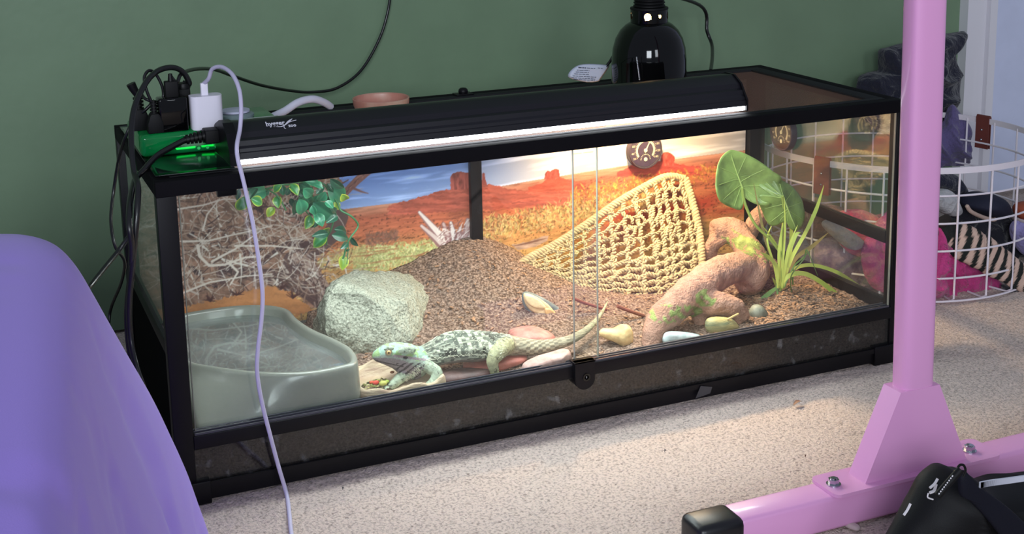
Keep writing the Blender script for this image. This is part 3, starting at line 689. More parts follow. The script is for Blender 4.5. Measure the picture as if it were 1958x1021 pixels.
def limb(P, R, k=5): lb.tube(spline(P, k), fsp(R, k), 12)
def claws(w, d, spread, ln=.013, r=.0017, up_=.0):
    """five clawed toes fanning out from a wrist point"""
    d = Vector(d).normalized(); s = Vector((-d.y, d.x, 0)).normalized()
    for j in range(5):
        a = (j-2)*spread; f = d*math.cos(a)+s*math.sin(a); L1 = ln*(1, .95, .85, 1.05, .75)[j]
        w_ = Vector(w); lb.tube([w_, w_+f*L1*.5+Vector((0, 0, .0028)), w_+f*L1*.85+Vector((0, 0, .0006+up_)), w_+f*L1*1.12+Vector((0, 0, -.0012+up_))], [r*1.35, r*1.15, r*.9, r*.25], 8)
# near fore leg: shoulder, elbow, wrist, palm on the dark slab
s_ = at(812, 696, .060)
e_ = at(835, 713, .040); wr = at(820, 738, .030)
limb([at(806, 688, .070), s_, at(824, 704, .048), e_, at(831, 727, .034), wr], [.0125, .0105, .0095, .0092, .0075, .0066])
hd = wr+Vector((-.006, -.002, -.006)); lb.tube([wr, hd, hd+Vector((-.006, -.001, -.001))], [.0066, .0068, .004], 10); claws(hd+Vector((-.003, 0, -.001)), (-1, -.25, 0), .36)
# far fore leg reaching into the dish
limb([at(800, 700, .090), at(790, 706, .082), at(777, 712, .068), at(766, 722, .056), at(752, 735, .049), at(745, 741, .047)], [.012, .011, .0095, .0085, .0066, .0056])
hd2 = at(743, 742, .046); claws(hd2+Vector((0, 0, .001)), (-1, -.5, 0), .34, .012, .0014)
# hind legs
limb([at(968, 660, .078), at(960, 664, .056), at(950, 676, .040), at(942, 690, .034), at(944, 704, .032), at(948, 718, .031)], [.017, .0150, .0125, .0098, .0080, .0064])
ft = at(948, 722, .030); lb.tube([ft, ft+Vector((-.010, -.003, -.003))], [.0062, .0045], 10); claws(ft+Vector((-.009, -.001, -.003)), (-1, -.2, 0), .30, .019)
limb([at(966, 662, .080), at(985, 660, .105), at(1000, 662, .122), at(990, 676, .130)], [.014, .012, .009, .006]); claws(at(988, 680, .130), (1, .5, 0), .3, .015)
# eye ridges and ear pads
for sgn, Y_ in ((1, .0555), (-1, .0925)):
    e = at(744, 667, Y_); lb.bm(ell(e, (.0085, .003, .0036), 2))
    e = at(744, 674, Y_+.002*sgn); lb.bm(ell(e, (.0055, .0035, .0050), 2))
    e = at(776, 672, Y_+.0015*sgn); lb.bm(ell(e, (.017, .005, .008), 2))
body = lb.obj('body', None, lz); body.data.materials.append(mat('tmp', (200, 200, 200)))
remesh(body, .00112, 5, .5)
C0 = vco(body); Wd = C0+np.array(base_of(lz)); n = len(Wd)
nrm = np.empty(n*3); body.data.vertices.foreach_get('normal', nrm); nrm = nrm.reshape(-1, 3)
LU, LV = pix(Wd)
# nearest spine parameter
ctrA = np.array([list(p) for p in ctr]); hzA = np.array(hz_); clA = np.array(cl)
idx = np.zeros(n, int); 
for s0 in range(0, n, 8000):
    d = ((Wd[s0:s0+8000, None, :]-ctrA[None])**2).sum(-1); idx[s0:s0+8000] = d.argmin(1)
sp = ctrA[idx]; rel = Wd-sp; hgt = rel[:, 2]/np.maximum(hzA[idx], .003); rad = np.sqrt((rel**2).sum(1))
islimb = (rad > 1.16*np.maximum(hzA[idx], clA[idx])) | ((LV > 706) & (LU > 805)) | ((LU < 792) & (LV > 716) & (Wd[:, 2] < .118))
arc = np.cumsum(np.r_[0, np.linalg.norm(np.diff(ctrA, axis=0), axis=1)])[idx]
isb = (idx > 8*k_) & (idx < 15*k_) & ~islimb; ist = (idx >= 15*k_) & ~islimb; ish = (idx <= 8*k_) & ~islimb
ang = np.arctan2(rel[:, 2], rel[:, 1])
# scale relief
sc1 = vnoise(arc/.0034, ang*4.2, 3); rg = fbm(arc/.0050+1.2*fbm(arc/.012, ang*1.5, 2, 50), ang*2.6, 3, 41); rdg = 1-np.clip(np.abs(rg-.5)*6.5, 0, 1); sc2 = fbm(Wd[:, 0]/.0035+ang*2, Wd[:, 2]/.003, 3, 6)
disp = np.zeros(n)
disp += isb*(hgt > -.35)*(.0016*rdg-.0006)
rings_ = np.abs((((arc+.0012*np.sin(ang*9))/.0042) % 1)-.5)*2; disp += ist*(.0009*rings_*np.clip(hzA[idx]/.012, .1, 1))
disp += (~isb & ~ist)*(.0006*(sc2-.5))
disp += (isb | islimb)*(.0004*(vnoise(Wd[:, 0]/.0018, Wd[:, 2]/.0018, 9)-.5))
C1 = C0+nrm*disp[:, None]
body.data.vertices.foreach_set('co', C1.ravel()); body.data.update()
c = np.tile(np.array([156, 160, 140.]), (n, 1))
blot = (fbm(arc/.010, ang*2.2, 3, 22)); band = .5+.5*np.cos(arc/.024*6.283+.6*np.sin(ang*2))
c = np.where(isb[:, None], np.array([92, 98, 88.])*(1-rdg[:, None])+np.array([196, 200, 178.])*rdg[:, None], c)
c = c*(1-.15*np.clip((.45-sc1)*8, 0, 1)*isb)[:, None]
dark = np.clip((blot-.5)*6, 0, 1)*isb*(hgt > -.2); c = c*(1-.30*dark[:, None])
c = np.where((isb & (hgt < -.42))[:, None], np.array([146, 136, 124.])*(.85+.25*blot)[:, None], c)
c = np.where(ist[:, None], np.array([164, 154, 130.])*(.72+.34*rings_)[:, None]*(.94+.10*band)[:, None], c)
c = np.where(ish[:, None], np.array([140, 150, 138.])*(.85+.3*sc2)[:, None], c)
crown = ish & (hgt > .30); c = np.where(crown[:, None], np.array([140, 168, 152.])*(.86+.28*sc2)[:, None], c)
gt = ish & (hgt > .25) & (fbm(Wd[:, 0]/.006, Wd[:, 1]/.006, 2, 4) > .55); c = np.where(gt[:, None], np.array([136, 164, 112.]), c)
jaw = ish & (hgt < -.02); c = np.where(jaw[:, None], np.array([128, 118, 122.])*(.88+.22*sc2)[:, None], c)
# mouth line and beard streaks
ml = ish & (np.abs(LV-(689+(LU-714)*.21)) < 1.1) & (LU < 772); c = np.where(ml[:, None], np.array([66, 60, 66.]), c)
bs_ = ish & (LU > 758) & (LV > 694) & (np.sin((LU*.72+LV*.95)*.62+2*sc2) > .35); c = np.where(bs_[:, None], np.array([62, 58, 62.]), c)
ck = ish & (LU > 752) & (np.abs(LV-(680+(LU-752)*.13)) < 2.5); c = np.where(ck[:, None], np.array([134, 118, 124.]), c)
ear = ish & (((LU-775)/5.)**2+((LV-684)/3.)**2 < 1); c = np.where(ear[:, None], np.array([58, 50, 54.]), c)
sp_ = islimb & (vnoise(Wd[:, 0]/.0026+Wd[:, 1]/.003, Wd[:, 2]/.0026, 12) > .80); c = np.where(islimb[:, None], np.array([148, 160, 140.])*(.8+.4*sc2)[:, None], c); c = np.where(sp_[:, None], c*.55, c)
hindl = islimb & (LU > 925); c = np.where(hindl[:, None], c*np.array([1.04, .96, .86]), c)
cols(body, linA(c))
body.data.materials.clear(); body.data.materials.append(mat('lizard_skin', (200, 200, 180), .72, attr='Col', bump=('voronoi', 520, .35, .0008), spec=.25))
# eyes
for Y_, nm in ((.0535, 'eye'), (.0935, 'eye')):
    e = at(743, 673.5, Y_); eb = MB(); eb.bm(ell(e, (.0034, .0030, .0034), 3)); eo = eb.obj(nm, mat('eye_amber', (206, 168, 104), .15, coat=1), lz)
    sg_ = -1 if Y_ < .07 else 1
    pb = MB(); pb.bm(ell(e+Vector((-.0003, sg_*.0016, 0)), (.0019, .0018, .0020), 2)); pb.obj('pupil', mat('pupil_black', (8, 8, 10), .08, coat=1), eo)
    rb = MB(); rr = [e+Vector((math.cos(a)*.0043, sg_*-.0004, math.sin(a)*.0041)) for a in [k*math.pi/9 for k in range(18)]]; rb.tube(rr, .0011, 6, True); rb.obj('eyelid', mat('eyelid', (166, 150, 120), .6), eo)
# spines: flank fringe, beard, back of the head, scattered back scales
spn = MB()
def cone(p, d, l, r):
    d = Vector(d).normalized(); u_ = d.orthogonal().normalized(); w_ = d.cross(u_); p = Vector(p)
    spn.add([p+u_*r, p-u_*r*.5+w_*r*.87, p-u_*r*.5-w_*r*.87, p+d*l], [(0, 1, 3), (1, 2, 3), (2, 0, 3), (0, 2, 1)])
from mathutils.bvhtree import BVHTree
bv = BVHTree.FromPolygons([tuple(v) for v in (C1+np.array(base_of(lz)))], [tuple(p.vertices) for p in body.data.polygons])
def surf(u, v):
    h = bv.ray_cast(CAM, ray(u, v).normalized()); return h[0], h[1]
def spike(u, v, d, l, r=.0007):
    p, nn = surf(u, v)
    if p is None: return
    cone(p-nn*.0004, Vector(d)+nn*.7, l, r)
for i in range(70):
    t = i/69; u = 818+t*122; v = 688-9*math.sin(t*3.0)*.6-t*8+rng.normal(0, 1.3); spike(u, v, (.5, -.5, -.15), rng.uniform(.003, .0055))
for i in range(60):
    t = rng.uniform(0, 1); u = 774+t*28+rng.normal(0, 2); v = 728-t*26+rng.normal(0, 4); spike(u, v, (.7, -.1, -.5), rng.uniform(.003, .006))
for i in range(22):
    t = i/21; u = 764+rng.normal(0, 1)+t*40; v = 655+t*34+rng.normal(0, 1.5); spike(u, v, (.6, -.3, .7), rng.uniform(.002, .004))
for i in range(330):
    u = rng.uniform(812, 968); v = rng.uniform(630, 684)
    spike(u, v, (.9, -.1, .3), rng.uniform(.0014, .0032), .0008)
for i in range(60): spike(rng.uniform(806, 836), rng.uniform(660, 704), (.8, -.2, .2), rng.uniform(.002, .003), .0007)
o = spn.obj('spiny_scales', mat('spine_tip', (204, 204, 182), .6), lz, smooth=False, fix=False); o['kind'] = 'stuff'

# ================================================================ ROPE HAMMOCK
hm = thing('hammock', 'triangular woven jute rope hammock slung at the back of the terrarium', 'hammock', at(1180, 500, .33))
ROPE = mat('jute_rope', (190, 168, 130), .85, bump=('wave', 260, .5, .001), var=.16, vscale=20)
# surface in two parameters: s along (0 left tip .. 1 right edge), t from bottom edge (0) to top edge (1)
bot = spline([at(974, 540, .345), at(1000, 556, .335), at(1060, 563, .315), at(1120, 572, .29), at(1190, 578, .265), at(1262, 580, .245), at(1300, 566, .245), at(1342, 552, .25)], 10)
top = spline([at(976, 520, .348), at(1010, 494, .355), at(1060, 468, .362), at(1120, 430, .370), at(1180, 388, .378), at(1235, 356, .384), at(1275, 338, .390), at(1310, 342, .392)], 10)
def samp(c, t): t = max(0, min(1, t))*(len(c)-1); i = min(int(t), len(c)-2); return c[i].lerp(c[i+1], t-i)
def hs(s, t):
    p = samp(bot, s).lerp(samp(top, s), t); p.y += -.010*math.sin(math.pi*t)*math.sin(math.pi*s)
    if s > .9: p.x += .012*math.sin(math.pi*t)*(s-.9)*10
    return p
def braid(path, r, pitch=.009, strands=2, nm='rope', jit=0, mt=None):
    mb = MB(); P = path; L = [0]
    for a, b_ in zip(P, P[1:]): L.append(L[-1]+(b_-a).length)
    tot = L[-1]
    if tot < .004: return
    n_ = max(6, int(tot/.0022))
    for q in range(strands):
        pts = []
        for i in range(n_+1):
            l = tot*i/n_; k = max(z for z in range(len(L)-1) if L[z] <= l+1e-9); f = min(1, (l-L[k])/max(1e-9, L[k+1]-L[k])); p = P[k].lerp(P[k+1], f)
            t_ = (P[k+1]-P[k]).normalized(); a = 2*math.pi*(l/pitch+q/strands)
            n1 = Vector((0, -1, 0)); n1 = (n1-t_*n1.dot(t_)).normalized(); n2 = t_.cross(n1)
            pts.append(p+n2*math.sin(a)*r*1.05+n1*math.cos(a)*r*.9)
        mb.tube(pts, r*rng.uniform(.66, .80), 6)
    return mb.obj(nm, mt or ROPE, hm, auto=80, fix=False)
bd = [hs(0, .5)]+[hs(s/40, 0) for s in range(1, 41)]
braid(bd, .0046, .019, 3, 'border_rope'); braid([hs(0, .5)]+[hs(s/40, 1) for s in range(1, 41)], .0046, .019, 3, 'border_rope'); braid([hs(1, t/20) for t in range(21)], .0048, .019, 3, 'border_rope')
# horizontal weft rows, denser near the bottom
rows = [.06, .12, .18, .25, .32, .40, .49, .59, .70, .80, .90]
for j, t in enumerate(rows):
    s0 = .05+.0*t; pts = []
    for i in range(0, 61):
        s = s0+(1-s0)*i/60; tt = t+.012*math.sin(i*1.4+j); p = hs(s, tt); p.y += .0018*math.sin(i*math.pi/2+j*math.pi); pts.append(p)
    braid(pts, .0021 if t > .45 else .0030, .012, 2, 'weft_rope')
for j in range(15):
    s = .12+.83*j/14; pts = []
    for i in range(0, 25):
        t = i/24; p = hs(s+.006*math.sin(i*1.9+j), t); p.y += -.0016*math.cos(i*math.pi/1.0+j*math.pi); pts.append(p)
    braid(pts, .0029 if s > .45 else .0022, .013, 2, 'warp_rope')
# loose diagonal knots between the rows
for i in range(110):
    s = rng.uniform(.08, .97); t = rng.uniform(.03, .95); a = hs(s, t); b_ = hs(min(1, s+rng.uniform(-.03, .04)), min(1, t+rng.uniform(.04, .10))); m_p = (a+b_)/2+Vector((rng.uniform(-.004, .004), -.005, 0))
    if (a-b_).length > .03 or (a-b_).length < .006: continue
    braid(spline([a, m_p, b_], 4), .0021, .010, 2, 'knot_loop')

# ================================================================ RESIN ROOT
rt = thing('root_ornament', 'thick arching pinkish-brown resin root with green moss patches', 'root', at(1330, 640, .10))
rb = MB()
Zm = lambda X_, Y_: (1200+X_*.4015, 270+Y_*.4015)
def rtube(L): 
    P = [at(*Zm(a, b_), y) for a, b_, r, y in L]; R = [r*.4015/1060. for a, b_, r, y in L]; rb.tube(spline(P, 5), fsp(R, 5), 16)
rtube([(400, 425, 48, .30), (450, 425, 62, .295), (510, 430, 62, .28), (555, 490, 62, .25), (595, 565, 76, .215), (590, 640, 78, .18), (560, 690, 60, .17)])
rtube([(590, 590, 72, .20), (510, 600, 72, .175), (420, 640, 76, .145), (330, 700, 76, .115), (250, 765, 72, .09), (175, 830, 66, .072), (130, 890, 52, .06), (118, 945, 44, .05), (115, 1000, 42, .046)])
rtube([(300, 770, 60, .10), (380, 775, 52, .09), (450, 775, 52, .082), (510, 800, 50, .076), (545, 850, 40, .072)])
rtube([(330, 780, 40, .10), (345, 850, 30, .095), (345, 910, 26, .09), (350, 950, 26, .088)])
rtube([(560, 460, 50, .28), (600, 400, 44, .29), (640, 345, 46, .30), (655, 330, 34, .31)])
rtube([(560, 660, 55, .18), (600, 720, 45, .19), (620, 800, 40, .20), (625, 850, 40, .2)])
rtube([(440, 460, 40, .29), (400, 500, 36, .30), (380, 580, 36, .31), (375, 650, 36, .31)])
ro = rb.obj('root_body', mat('tmp', (1, 1, 1)), rt); remesh(ro, .0030, 5, .6)
C0 = vco(ro); Wd = C0+np.array(base_of(rt)); n = len(Wd); nrm = np.empty(n*3); ro.data.vertices.foreach_get('normal', nrm); nrm = nrm.reshape(-1, 3)
d_ = np.array([nz(p, 38, 2)*.003+nz(p, 150, 5)*.0012+nz((p[0], p[1], p[2]), 320, 4)*.0007 for p in Wd]); ro.data.vertices.foreach_set('co', (C0+nrm*d_[:, None]).ravel()); ro.data.update()
LU, LV = pix(Wd); c = np.tile(np.array([170, 132, 114.]), (n, 1)); f1 = np.array([nz(p, 90, 7) for p in Wd]); f2 = np.array([nz(p, 26, 11) for p in Wd])
c *= (1+.16*f1+.08*f2)[:, None]
moss = ((np.exp(-((LU-1275)/34)**2-((LV-600)/18)**2) > .35) | (np.exp(-((LU-1350)/18)**2-((LV-570)/16)**2) > .3) | (np.exp(-((LU-1312)/34)**2-((LV-596)/12)**2) > .4) | ((LU > 1380) & (LU < 1470) & (np.abs(LV-(455+(LU-1400)*.5)) < 16))) & (f1+f2*.8 > -.12)
c = np.where(moss[:, None], np.array([132, 146, 88.])*(1+.4*f1)[:, None], c)
cols(ro, linA(c)); ro.data.materials.clear(); ro.data.materials.append(mat('root_resin', (200, 150, 130), .85, attr='Col', bump=('noise', 300, 1.0, .004), spec=.2))
# ---- loose twigs and dark bark under the hammock
for j, (px_, Y_, r, lab) in enumerate(([[(1095, 570), (1120, 580), (1160, 592)], .20, .0025, 'thin red-brown twig under the hammock centre'], [[(1180, 585), (1205, 595), (1232, 604)], .16, .003, 'brown twig slanting beside the resin root foot'], [[(1390, 611), (1400, 606), (1412, 600)], .045, .0018, 'pale straw lying on the banded stone'])):
    o = MB().tube(spline([at(u, v, Y_) for u, v in px_], 5), r, 8).obj('twig', mat('twig_%d' % j, [(120, 66, 54), (128, 80, 62), (206, 176, 120)][j], .8)); tag(o, lab, 'twig')

# ================================================================ PLANTS
def blade_mesh(P, Wd_, name, m, par, fold=.25, nrm_=None):
    """long leaf: ribbon with a keel and real thickness"""
    P = spline(P, 6); Wv = fsp(Wd_, 6); V = []; F = []; n_ = len(P)
    for i in range(n_):
        t = (P[min(i+1, n_-1)]-P[max(i-1, 0)]).normalized(); vd = (P[i]-CAM).normalized() if nrm_ is None else Vector(nrm_)
        s = t.cross(vd).normalized(); nn = s.cross(t).normalized(); w_ = max(.0003, Wv[i])
        V += [P[i]-s*w_, P[i]+nn*w_*fold, P[i]+s*w_, P[i]+nn*(w_*fold-.0006)]
    for i in range(n_-1):
        a = i*4; b_ = a+4
        for j in range(4): F.append((a+j, a+(j+1) % 4, b_+(j+1) % 4, b_+j))
    F.append((3, 2, 1, 0)); F.append(tuple((n_-1)*4+j for j in range(4)))
    return meshobj(name, V, F, m, par, True, 60)
gp = thing('grass_plant', 'yellow-green artificial grass clump with arching blades at the right end', 'plant', atz(1490, 560, .10))
GA = mat('blade_yellow_green', (198, 206, 100), .45, c2=(160, 178, 80), vscale=8, spec=.4); GB = mat('blade_green', (96, 128, 60), .45, c2=(70, 104, 50), vscale=8); GC = mat('blade_tan', (150, 136, 82), .5, c2=(120, 104, 66), vscale=8)
blades = [([(715, 720), (700, 600), (665, 470), (690, 395)], 6, GA), ([(720, 710), (700, 600), (650, 440), (600, 200)], 10, GC), ([(735, 700), (742, 560), (750, 420), (746, 268)], 6, GA), ([(740, 690), (780, 560), (850, 430), (900, 320), (935, 210)], 12, GA),
 ([(745, 680), (800, 560), (880, 500), (955, 437)], 13, GC), ([(715, 700), (710, 600), (670, 550), (632, 530)], 11, GA), ([(730, 690), (790, 610), (880, 590), (1000, 625), (1100, 690), (1195, 738)], 12, GA), ([(735, 680), (770, 640), (840, 630), (920, 670), (1000, 735), (1052, 790)], 15, GA),
 ([(720, 690), (680, 720), (630, 760), (588, 782)], 14, GB), ([(752, 688), (718, 690), (690, 650)], 16, GA), ([(735, 700), (760, 560), (800, 450), (825, 435)], 12, GA), ([(740, 700), (770, 560), (780, 440), (770, 390)], 12, GA), ([(725, 690), (735, 520), (740, 380), (720, 290)], 8, GC),
 ([(735, 700), (750, 600), (770, 500), (810, 400)], 9, GA), ([(720, 705), (690, 560), (660, 500)], 7, GA), ([(740, 700), (730, 640), (690, 590)], 6, GB), ([(780, 720), (780, 640), (840, 560), (855, 520), (905, 640)], 4, GB), ([(790, 720), (785, 620), (800, 570)], 7, GB), ([(715, 735), (712, 690), (725, 640)], 9, GB),
 ([(745, 700), (790, 600), (830, 560), (860, 530)], 5, GB), ([(728, 700), (745, 580), (700, 480), (640, 400)], 7, GA), ([(730, 690), (720, 560), (728, 470), (735, 410)], 9, GA), ([(750, 700), (765, 600), (800, 520), (850, 450)], 8, GB)]
for q, (pl, w_, m_) in enumerate(blades):
    yb = .145+.018*math.sin(q*2.3); n_ = len(pl); P = [at(*Zm(a, b_), yb+(.02*math.cos(q*1.7)*i/n_ if len(pl) < 5 else -.03*i/n_)) for i, (a, b_) in enumerate(pl)]
    r0 = w_*.4015/1100*.72
    blade_mesh(P, [r0*.5]+[r0]*(n_-2)+[.0004], 'blade', m_, gp, .25)
lp = thing('leafy_plant', 'artificial plant with two big heart-shaped leaves behind the grass clump', 'plant', atz(1488, 552, .10))
def hleaf(outline, mid, name, c_, Y_, tilt, D=.0012):
    P = spline([at(*Zm(a, b_), Y_) for a, b_ in outline], 5, True); ce = [at(*Zm(a, b_), Y_) for a, b_ in mid]; a0, a1 = ce[0], ce[-1]; ax = (a1-a0); R_ = 10; V = []; m_ = len(P); F = []
    def dp(b_):
        t = max(0, min(1, (b_-a0).dot(ax)/ax.length_squared)); q = a0+ax*t; d = (b_-q).length
        side_ = 1 if (ax.cross(b_-q)).y > 0 else -1
        ang_ = math.atan2((b_-a0).z, (b_-a0).x); vein = -.0012*max(0, math.cos(ang_*13))**6*min(1, d/.01)
        return d*tilt[0 if side_ > 0 else 1]+4.0*d*d*tilt[2]+vein+.0008*math.exp(-(d/.002)**2)
    c0 = a0.lerp(a1, .35)
    for sgn in (0, 1):
        for i in range(R_):
            for q in P:
                b_ = c0.lerp(q, (i+1)/R_); V.append(b_+Vector((0, -dp(b_)+sgn*D, 0)))
        V.append(c0+Vector((0, -dp(c0)+sgn*D, 0)))
    H = R_*m_+1
    for sgn in (0, 1):
        o_ = sgn*H
        for i in range(R_-1):
            for k in range(m_):
                f = (o_+i*m_+k, o_+i*m_+(k+1) % m_, o_+(i+1)*m_+(k+1) % m_, o_+(i+1)*m_+k); F.append(f if sgn else f[::-1])
        for k in range(m_): F.append((o_+H-1, o_+(k+1) % m_, o_+k))
    e0 = (R_-1)*m_
    for k in range(m_): F.append((e0+k, e0+(k+1) % m_, H+e0+(k+1) % m_, H+e0+k))
    o = meshobj(name, V, F, mat('big_leaf_%d' % c_[0], c_, .38, c2=tuple(int(x*.72) for x in c_), vscale=30, bump=('noise', 60, .3, .002), coat=.2), lp)
    bm = bmesh.new(); bm.from_mesh(o.data); bmesh.ops.recalc_face_normals(bm, faces=bm.faces[:]); bm.to_mesh(o.data); bm.free()
    # pale veins standing on the leaf
    vb = MB()
    def on(p): return p+Vector((0, -dp(p)-.0006, 0))
    vb.tube([on(a0.lerp(a1, t/12)) for t in range(13)], [.0016-.0001*t for t in range(13)], 6)
    for j in range(1, len(P), 9):
        e = a0.lerp(P[j], .90); s_ = a0.lerp(a1, .05+.4*max(0, (P[j]-a0).normalized().dot(ax.normalized())))
        vb.tube([on(s_.lerp(e, t/8)) for t in range(9)], [.0004]*8+[.0001], 5)
    vb.obj('leaf_vein', mat('vein_pale', (176, 196, 116), .5), o, fix=False)
    return o
l1 = hleaf([(545, 222), (552, 262), (575, 284), (608, 296), (645, 292), (665, 255), (690, 165), (655, 128), (610, 90), (560, 60), (530, 48), (485, 42), (440, 75), (415, 120), (400, 165), (393, 220), (405, 265), (440, 292), (480, 310), (518, 322), (538, 305), (544, 270)], [(545, 222), (492, 75)], 'big_leaf', (150, 176, 96), .17, (.18, .12, 1))
l2 = hleaf([(738, 262), (700, 250), (668, 230), (660, 200), (674, 174), (716, 174), (760, 196), (812, 224), (850, 262), (874, 300), (880, 350), (868, 395), (840, 422), (805, 430), (782, 418), (765, 390), (750, 400), (735, 414), (715, 416), (698, 390), (680, 345), (662, 300), (672, 268)], [(738, 262), (800, 420)], 'big_leaf', (140, 166, 88), .135, (-.75, -.55, .0))
sm = mat('plant_stem', (150, 168, 84), .45)
MB().tube(spline([at(*Zm(a, b_), y) for a, b_, y in ((546, 224, .167), (560, 300, .165), (610, 400, .16), (690, 480, .155), (735, 560, .15), (728, 690, .15), (726, 720, .15))], 6), .0026, 8).obj('leaf_stem', sm, lp)
MB().tube(spline([at(*Zm(a, b_), y) for a, b_, y in ((738, 262, .133), (745, 360, .145), (735, 450, .15), (738, 600, .15), (735, 720, .15))], 6), .0022, 8).obj('leaf_stem', sm, lp)
# ---- trailing ivy
iv = thing('ivy_vine', 'artificial green ivy vine hanging from the lid above the water bowl', 'plant', at(560, 340, .30))
Zi = lambda a, b_: (440+a/4.861, 320+b_/4.861)
IV = mat('ivy_leaf', (40, 110, 84), .35, attr='Col', coat=.2); IS = mat('ivy_stem', (58, 112, 72), .5)
for pl, r in (([(60, 170), (180, 175), (330, 200), (470, 165), (560, 158), (700, 130), (860, 150), (930, 240), (1000, 330), (1030, 400), (1120, 450), (1185, 520), (1180, 570), (1120, 650), (1085, 720), (1060, 820), (1048, 850)], .0016), ([(960, 500), (935, 590), (905, 640), (895, 720)], .0013), ([(330, 200), (440, 265), (520, 400)], .0011), ([(760, 180), (770, 330), (830, 430), (960, 500)], .0016), ([(700, 160), (640, 300), (740, 450)], .0012), ([(1085, 640), (1100, 700), (1085, 900)], .0008)):
    MB().tube(spline([at(*Zi(a, b_), .285+.02*math.sin(a*.01)) for a, b_ in pl], 5), r, 7).obj('vine_stem', IS, iv)
LV_ = [(330, 215, 175, 245, 0), (320, 190, 270, 270, 0), (195, 290, 298, 345, 1), (130, 270, 75, 400, 1), (475, 165, 405, 230, 1), (480, 165, 495, 262, 0), (560, 158, 630, 262, 1), (442, 262, 450, 380, 1), (412, 372, 345, 460, 2), (640, 295, 660, 436, 0), (742, 250, 690, 402, 0), (762, 355, 798, 440, 0), (745, 450, 700, 575, 1), (800, 428, 862, 552, 0), (772, 325, 992, 462, 0), (915, 175, 1052, 312, 0), (885, 228, 820, 310, 0), (940, 268, 905, 335, 0), (1000, 455, 890, 520, 3), (920, 590, 820, 600, 1), (910, 615, 758, 640, 3), (900, 645, 775, 745, 1), (968, 578, 1082, 606, 3), (945, 628, 1098, 665, 3), (1120, 650, 1192, 732, 3), (1092, 700, 1025, 758, 3), (1045, 820, 1042, 958, 2), (930, 108, 1062, 192, 3), (690, 255, 745, 335, 0), (610, 300, 590, 440, 3), (820, 140, 700, 132, 0), (640, 148, 762, 200, 0), (782, 150, 862, 195, 0), (85, 200, 62, 305, 3), (705, 200, 640, 275, 3), (815, 258, 780, 335, 0), (968, 325, 1012, 392, 2), (620, 210, 700, 270, 3), (560, 290, 600, 380, 3), (880, 320, 960, 380, 0), (700, 480, 810, 540, 3), (1040, 250, 1082, 300, 2), (1110, 760, 1065, 775, 3), (150, 180, 230, 230, 3), (250, 190, 180, 300, 3), (700, 330, 650, 250, 0), (800, 250, 880, 180, 3), (860, 420, 800, 360, 0), (560, 180, 520, 260, 3), (900, 150, 960, 230, 3), (850, 480, 780, 560, 3), (980, 420, 920, 360, 3), (360, 210, 300, 260, 0), (680, 200, 760, 260, 0)]
for q, (x0, y0, x1, y1, kd) in enumerate(LV_):
    Yl = .27+.035*math.sin(q*2.7); a = at(*Zi(x0, y0), Yl); b_ = at(*Zi(x1, y1), Yl-.012*math.cos(q)); ax = b_-a; L = ax.length
    if L < .008: ax = ax.normalized()*.012; L = .012; b_ = a+ax
    vd = (a-CAM).normalized(); s_ = ax.cross(vd).normalized(); s_ = (Matrix.Rotation(.5*math.sin(q*1.9), 3, ax.normalized()) @ s_); nn = ax.cross(s_).normalized()
    if nn.y > 0: nn = -nn
    wd = L*(.37 if kd != 3 else .25); NL, NW = 10, 4; V = []; F = []; CC = []
    for lay in (0, 1):
        for i in range(NL+1):
            t = i/NL; w_ = wd*math.sin(math.pi*min(1, t**.8))**.8 if 0 < t < 1 else .0002
            for j in range(-NW, NW+1):
                f = j/NW; V.append(a+ax*t+s_*w_*f+nn*(abs(f)*w_*.35-(.0 if lay == 0 else .0007)+.12*L*math.sin(math.pi*t)))
                e = max(abs(f)**4, max(0, t-.75)*2.4, .5*math.exp(-(f*f)/.01)*0)
                g = [(34, 104, 76), (44, 112, 62), (120, 150, 50), (24, 66, 50)][kd]; y_ = [(64, 140, 96), (176, 190, 62), (196, 200, 70), (30, 80, 58)][kd]
                mid = math.exp(-(f/.13)**2)*.35; cc = [g[k]*(1-e)+y_[k]*e for k in range(3)]; CC.append([cc[k]*(1-mid)+(96, 160, 120)[k]*mid for k in range(3)])
    W2 = 2*NW+1; H2 = (NL+1)*W2
    for i in range(NL):
        for j in range(W2-1):
            f = (i*W2+j, i*W2+j+1, (i+1)*W2+j+1, (i+1)*W2+j); F.append(f); F.append(tuple(H2+k for k in f[::-1]))
        F.append((i*W2, (i+1)*W2, H2+(i+1)*W2, H2+i*W2)); F.append((i*W2+W2-1, H2+i*W2+W2-1, H2+(i+1)*W2+W2-1, (i+1)*W2+W2-1))
    o = meshobj('leaf', V, F, IV, iv, True, 70); cols(o, linA(CC))

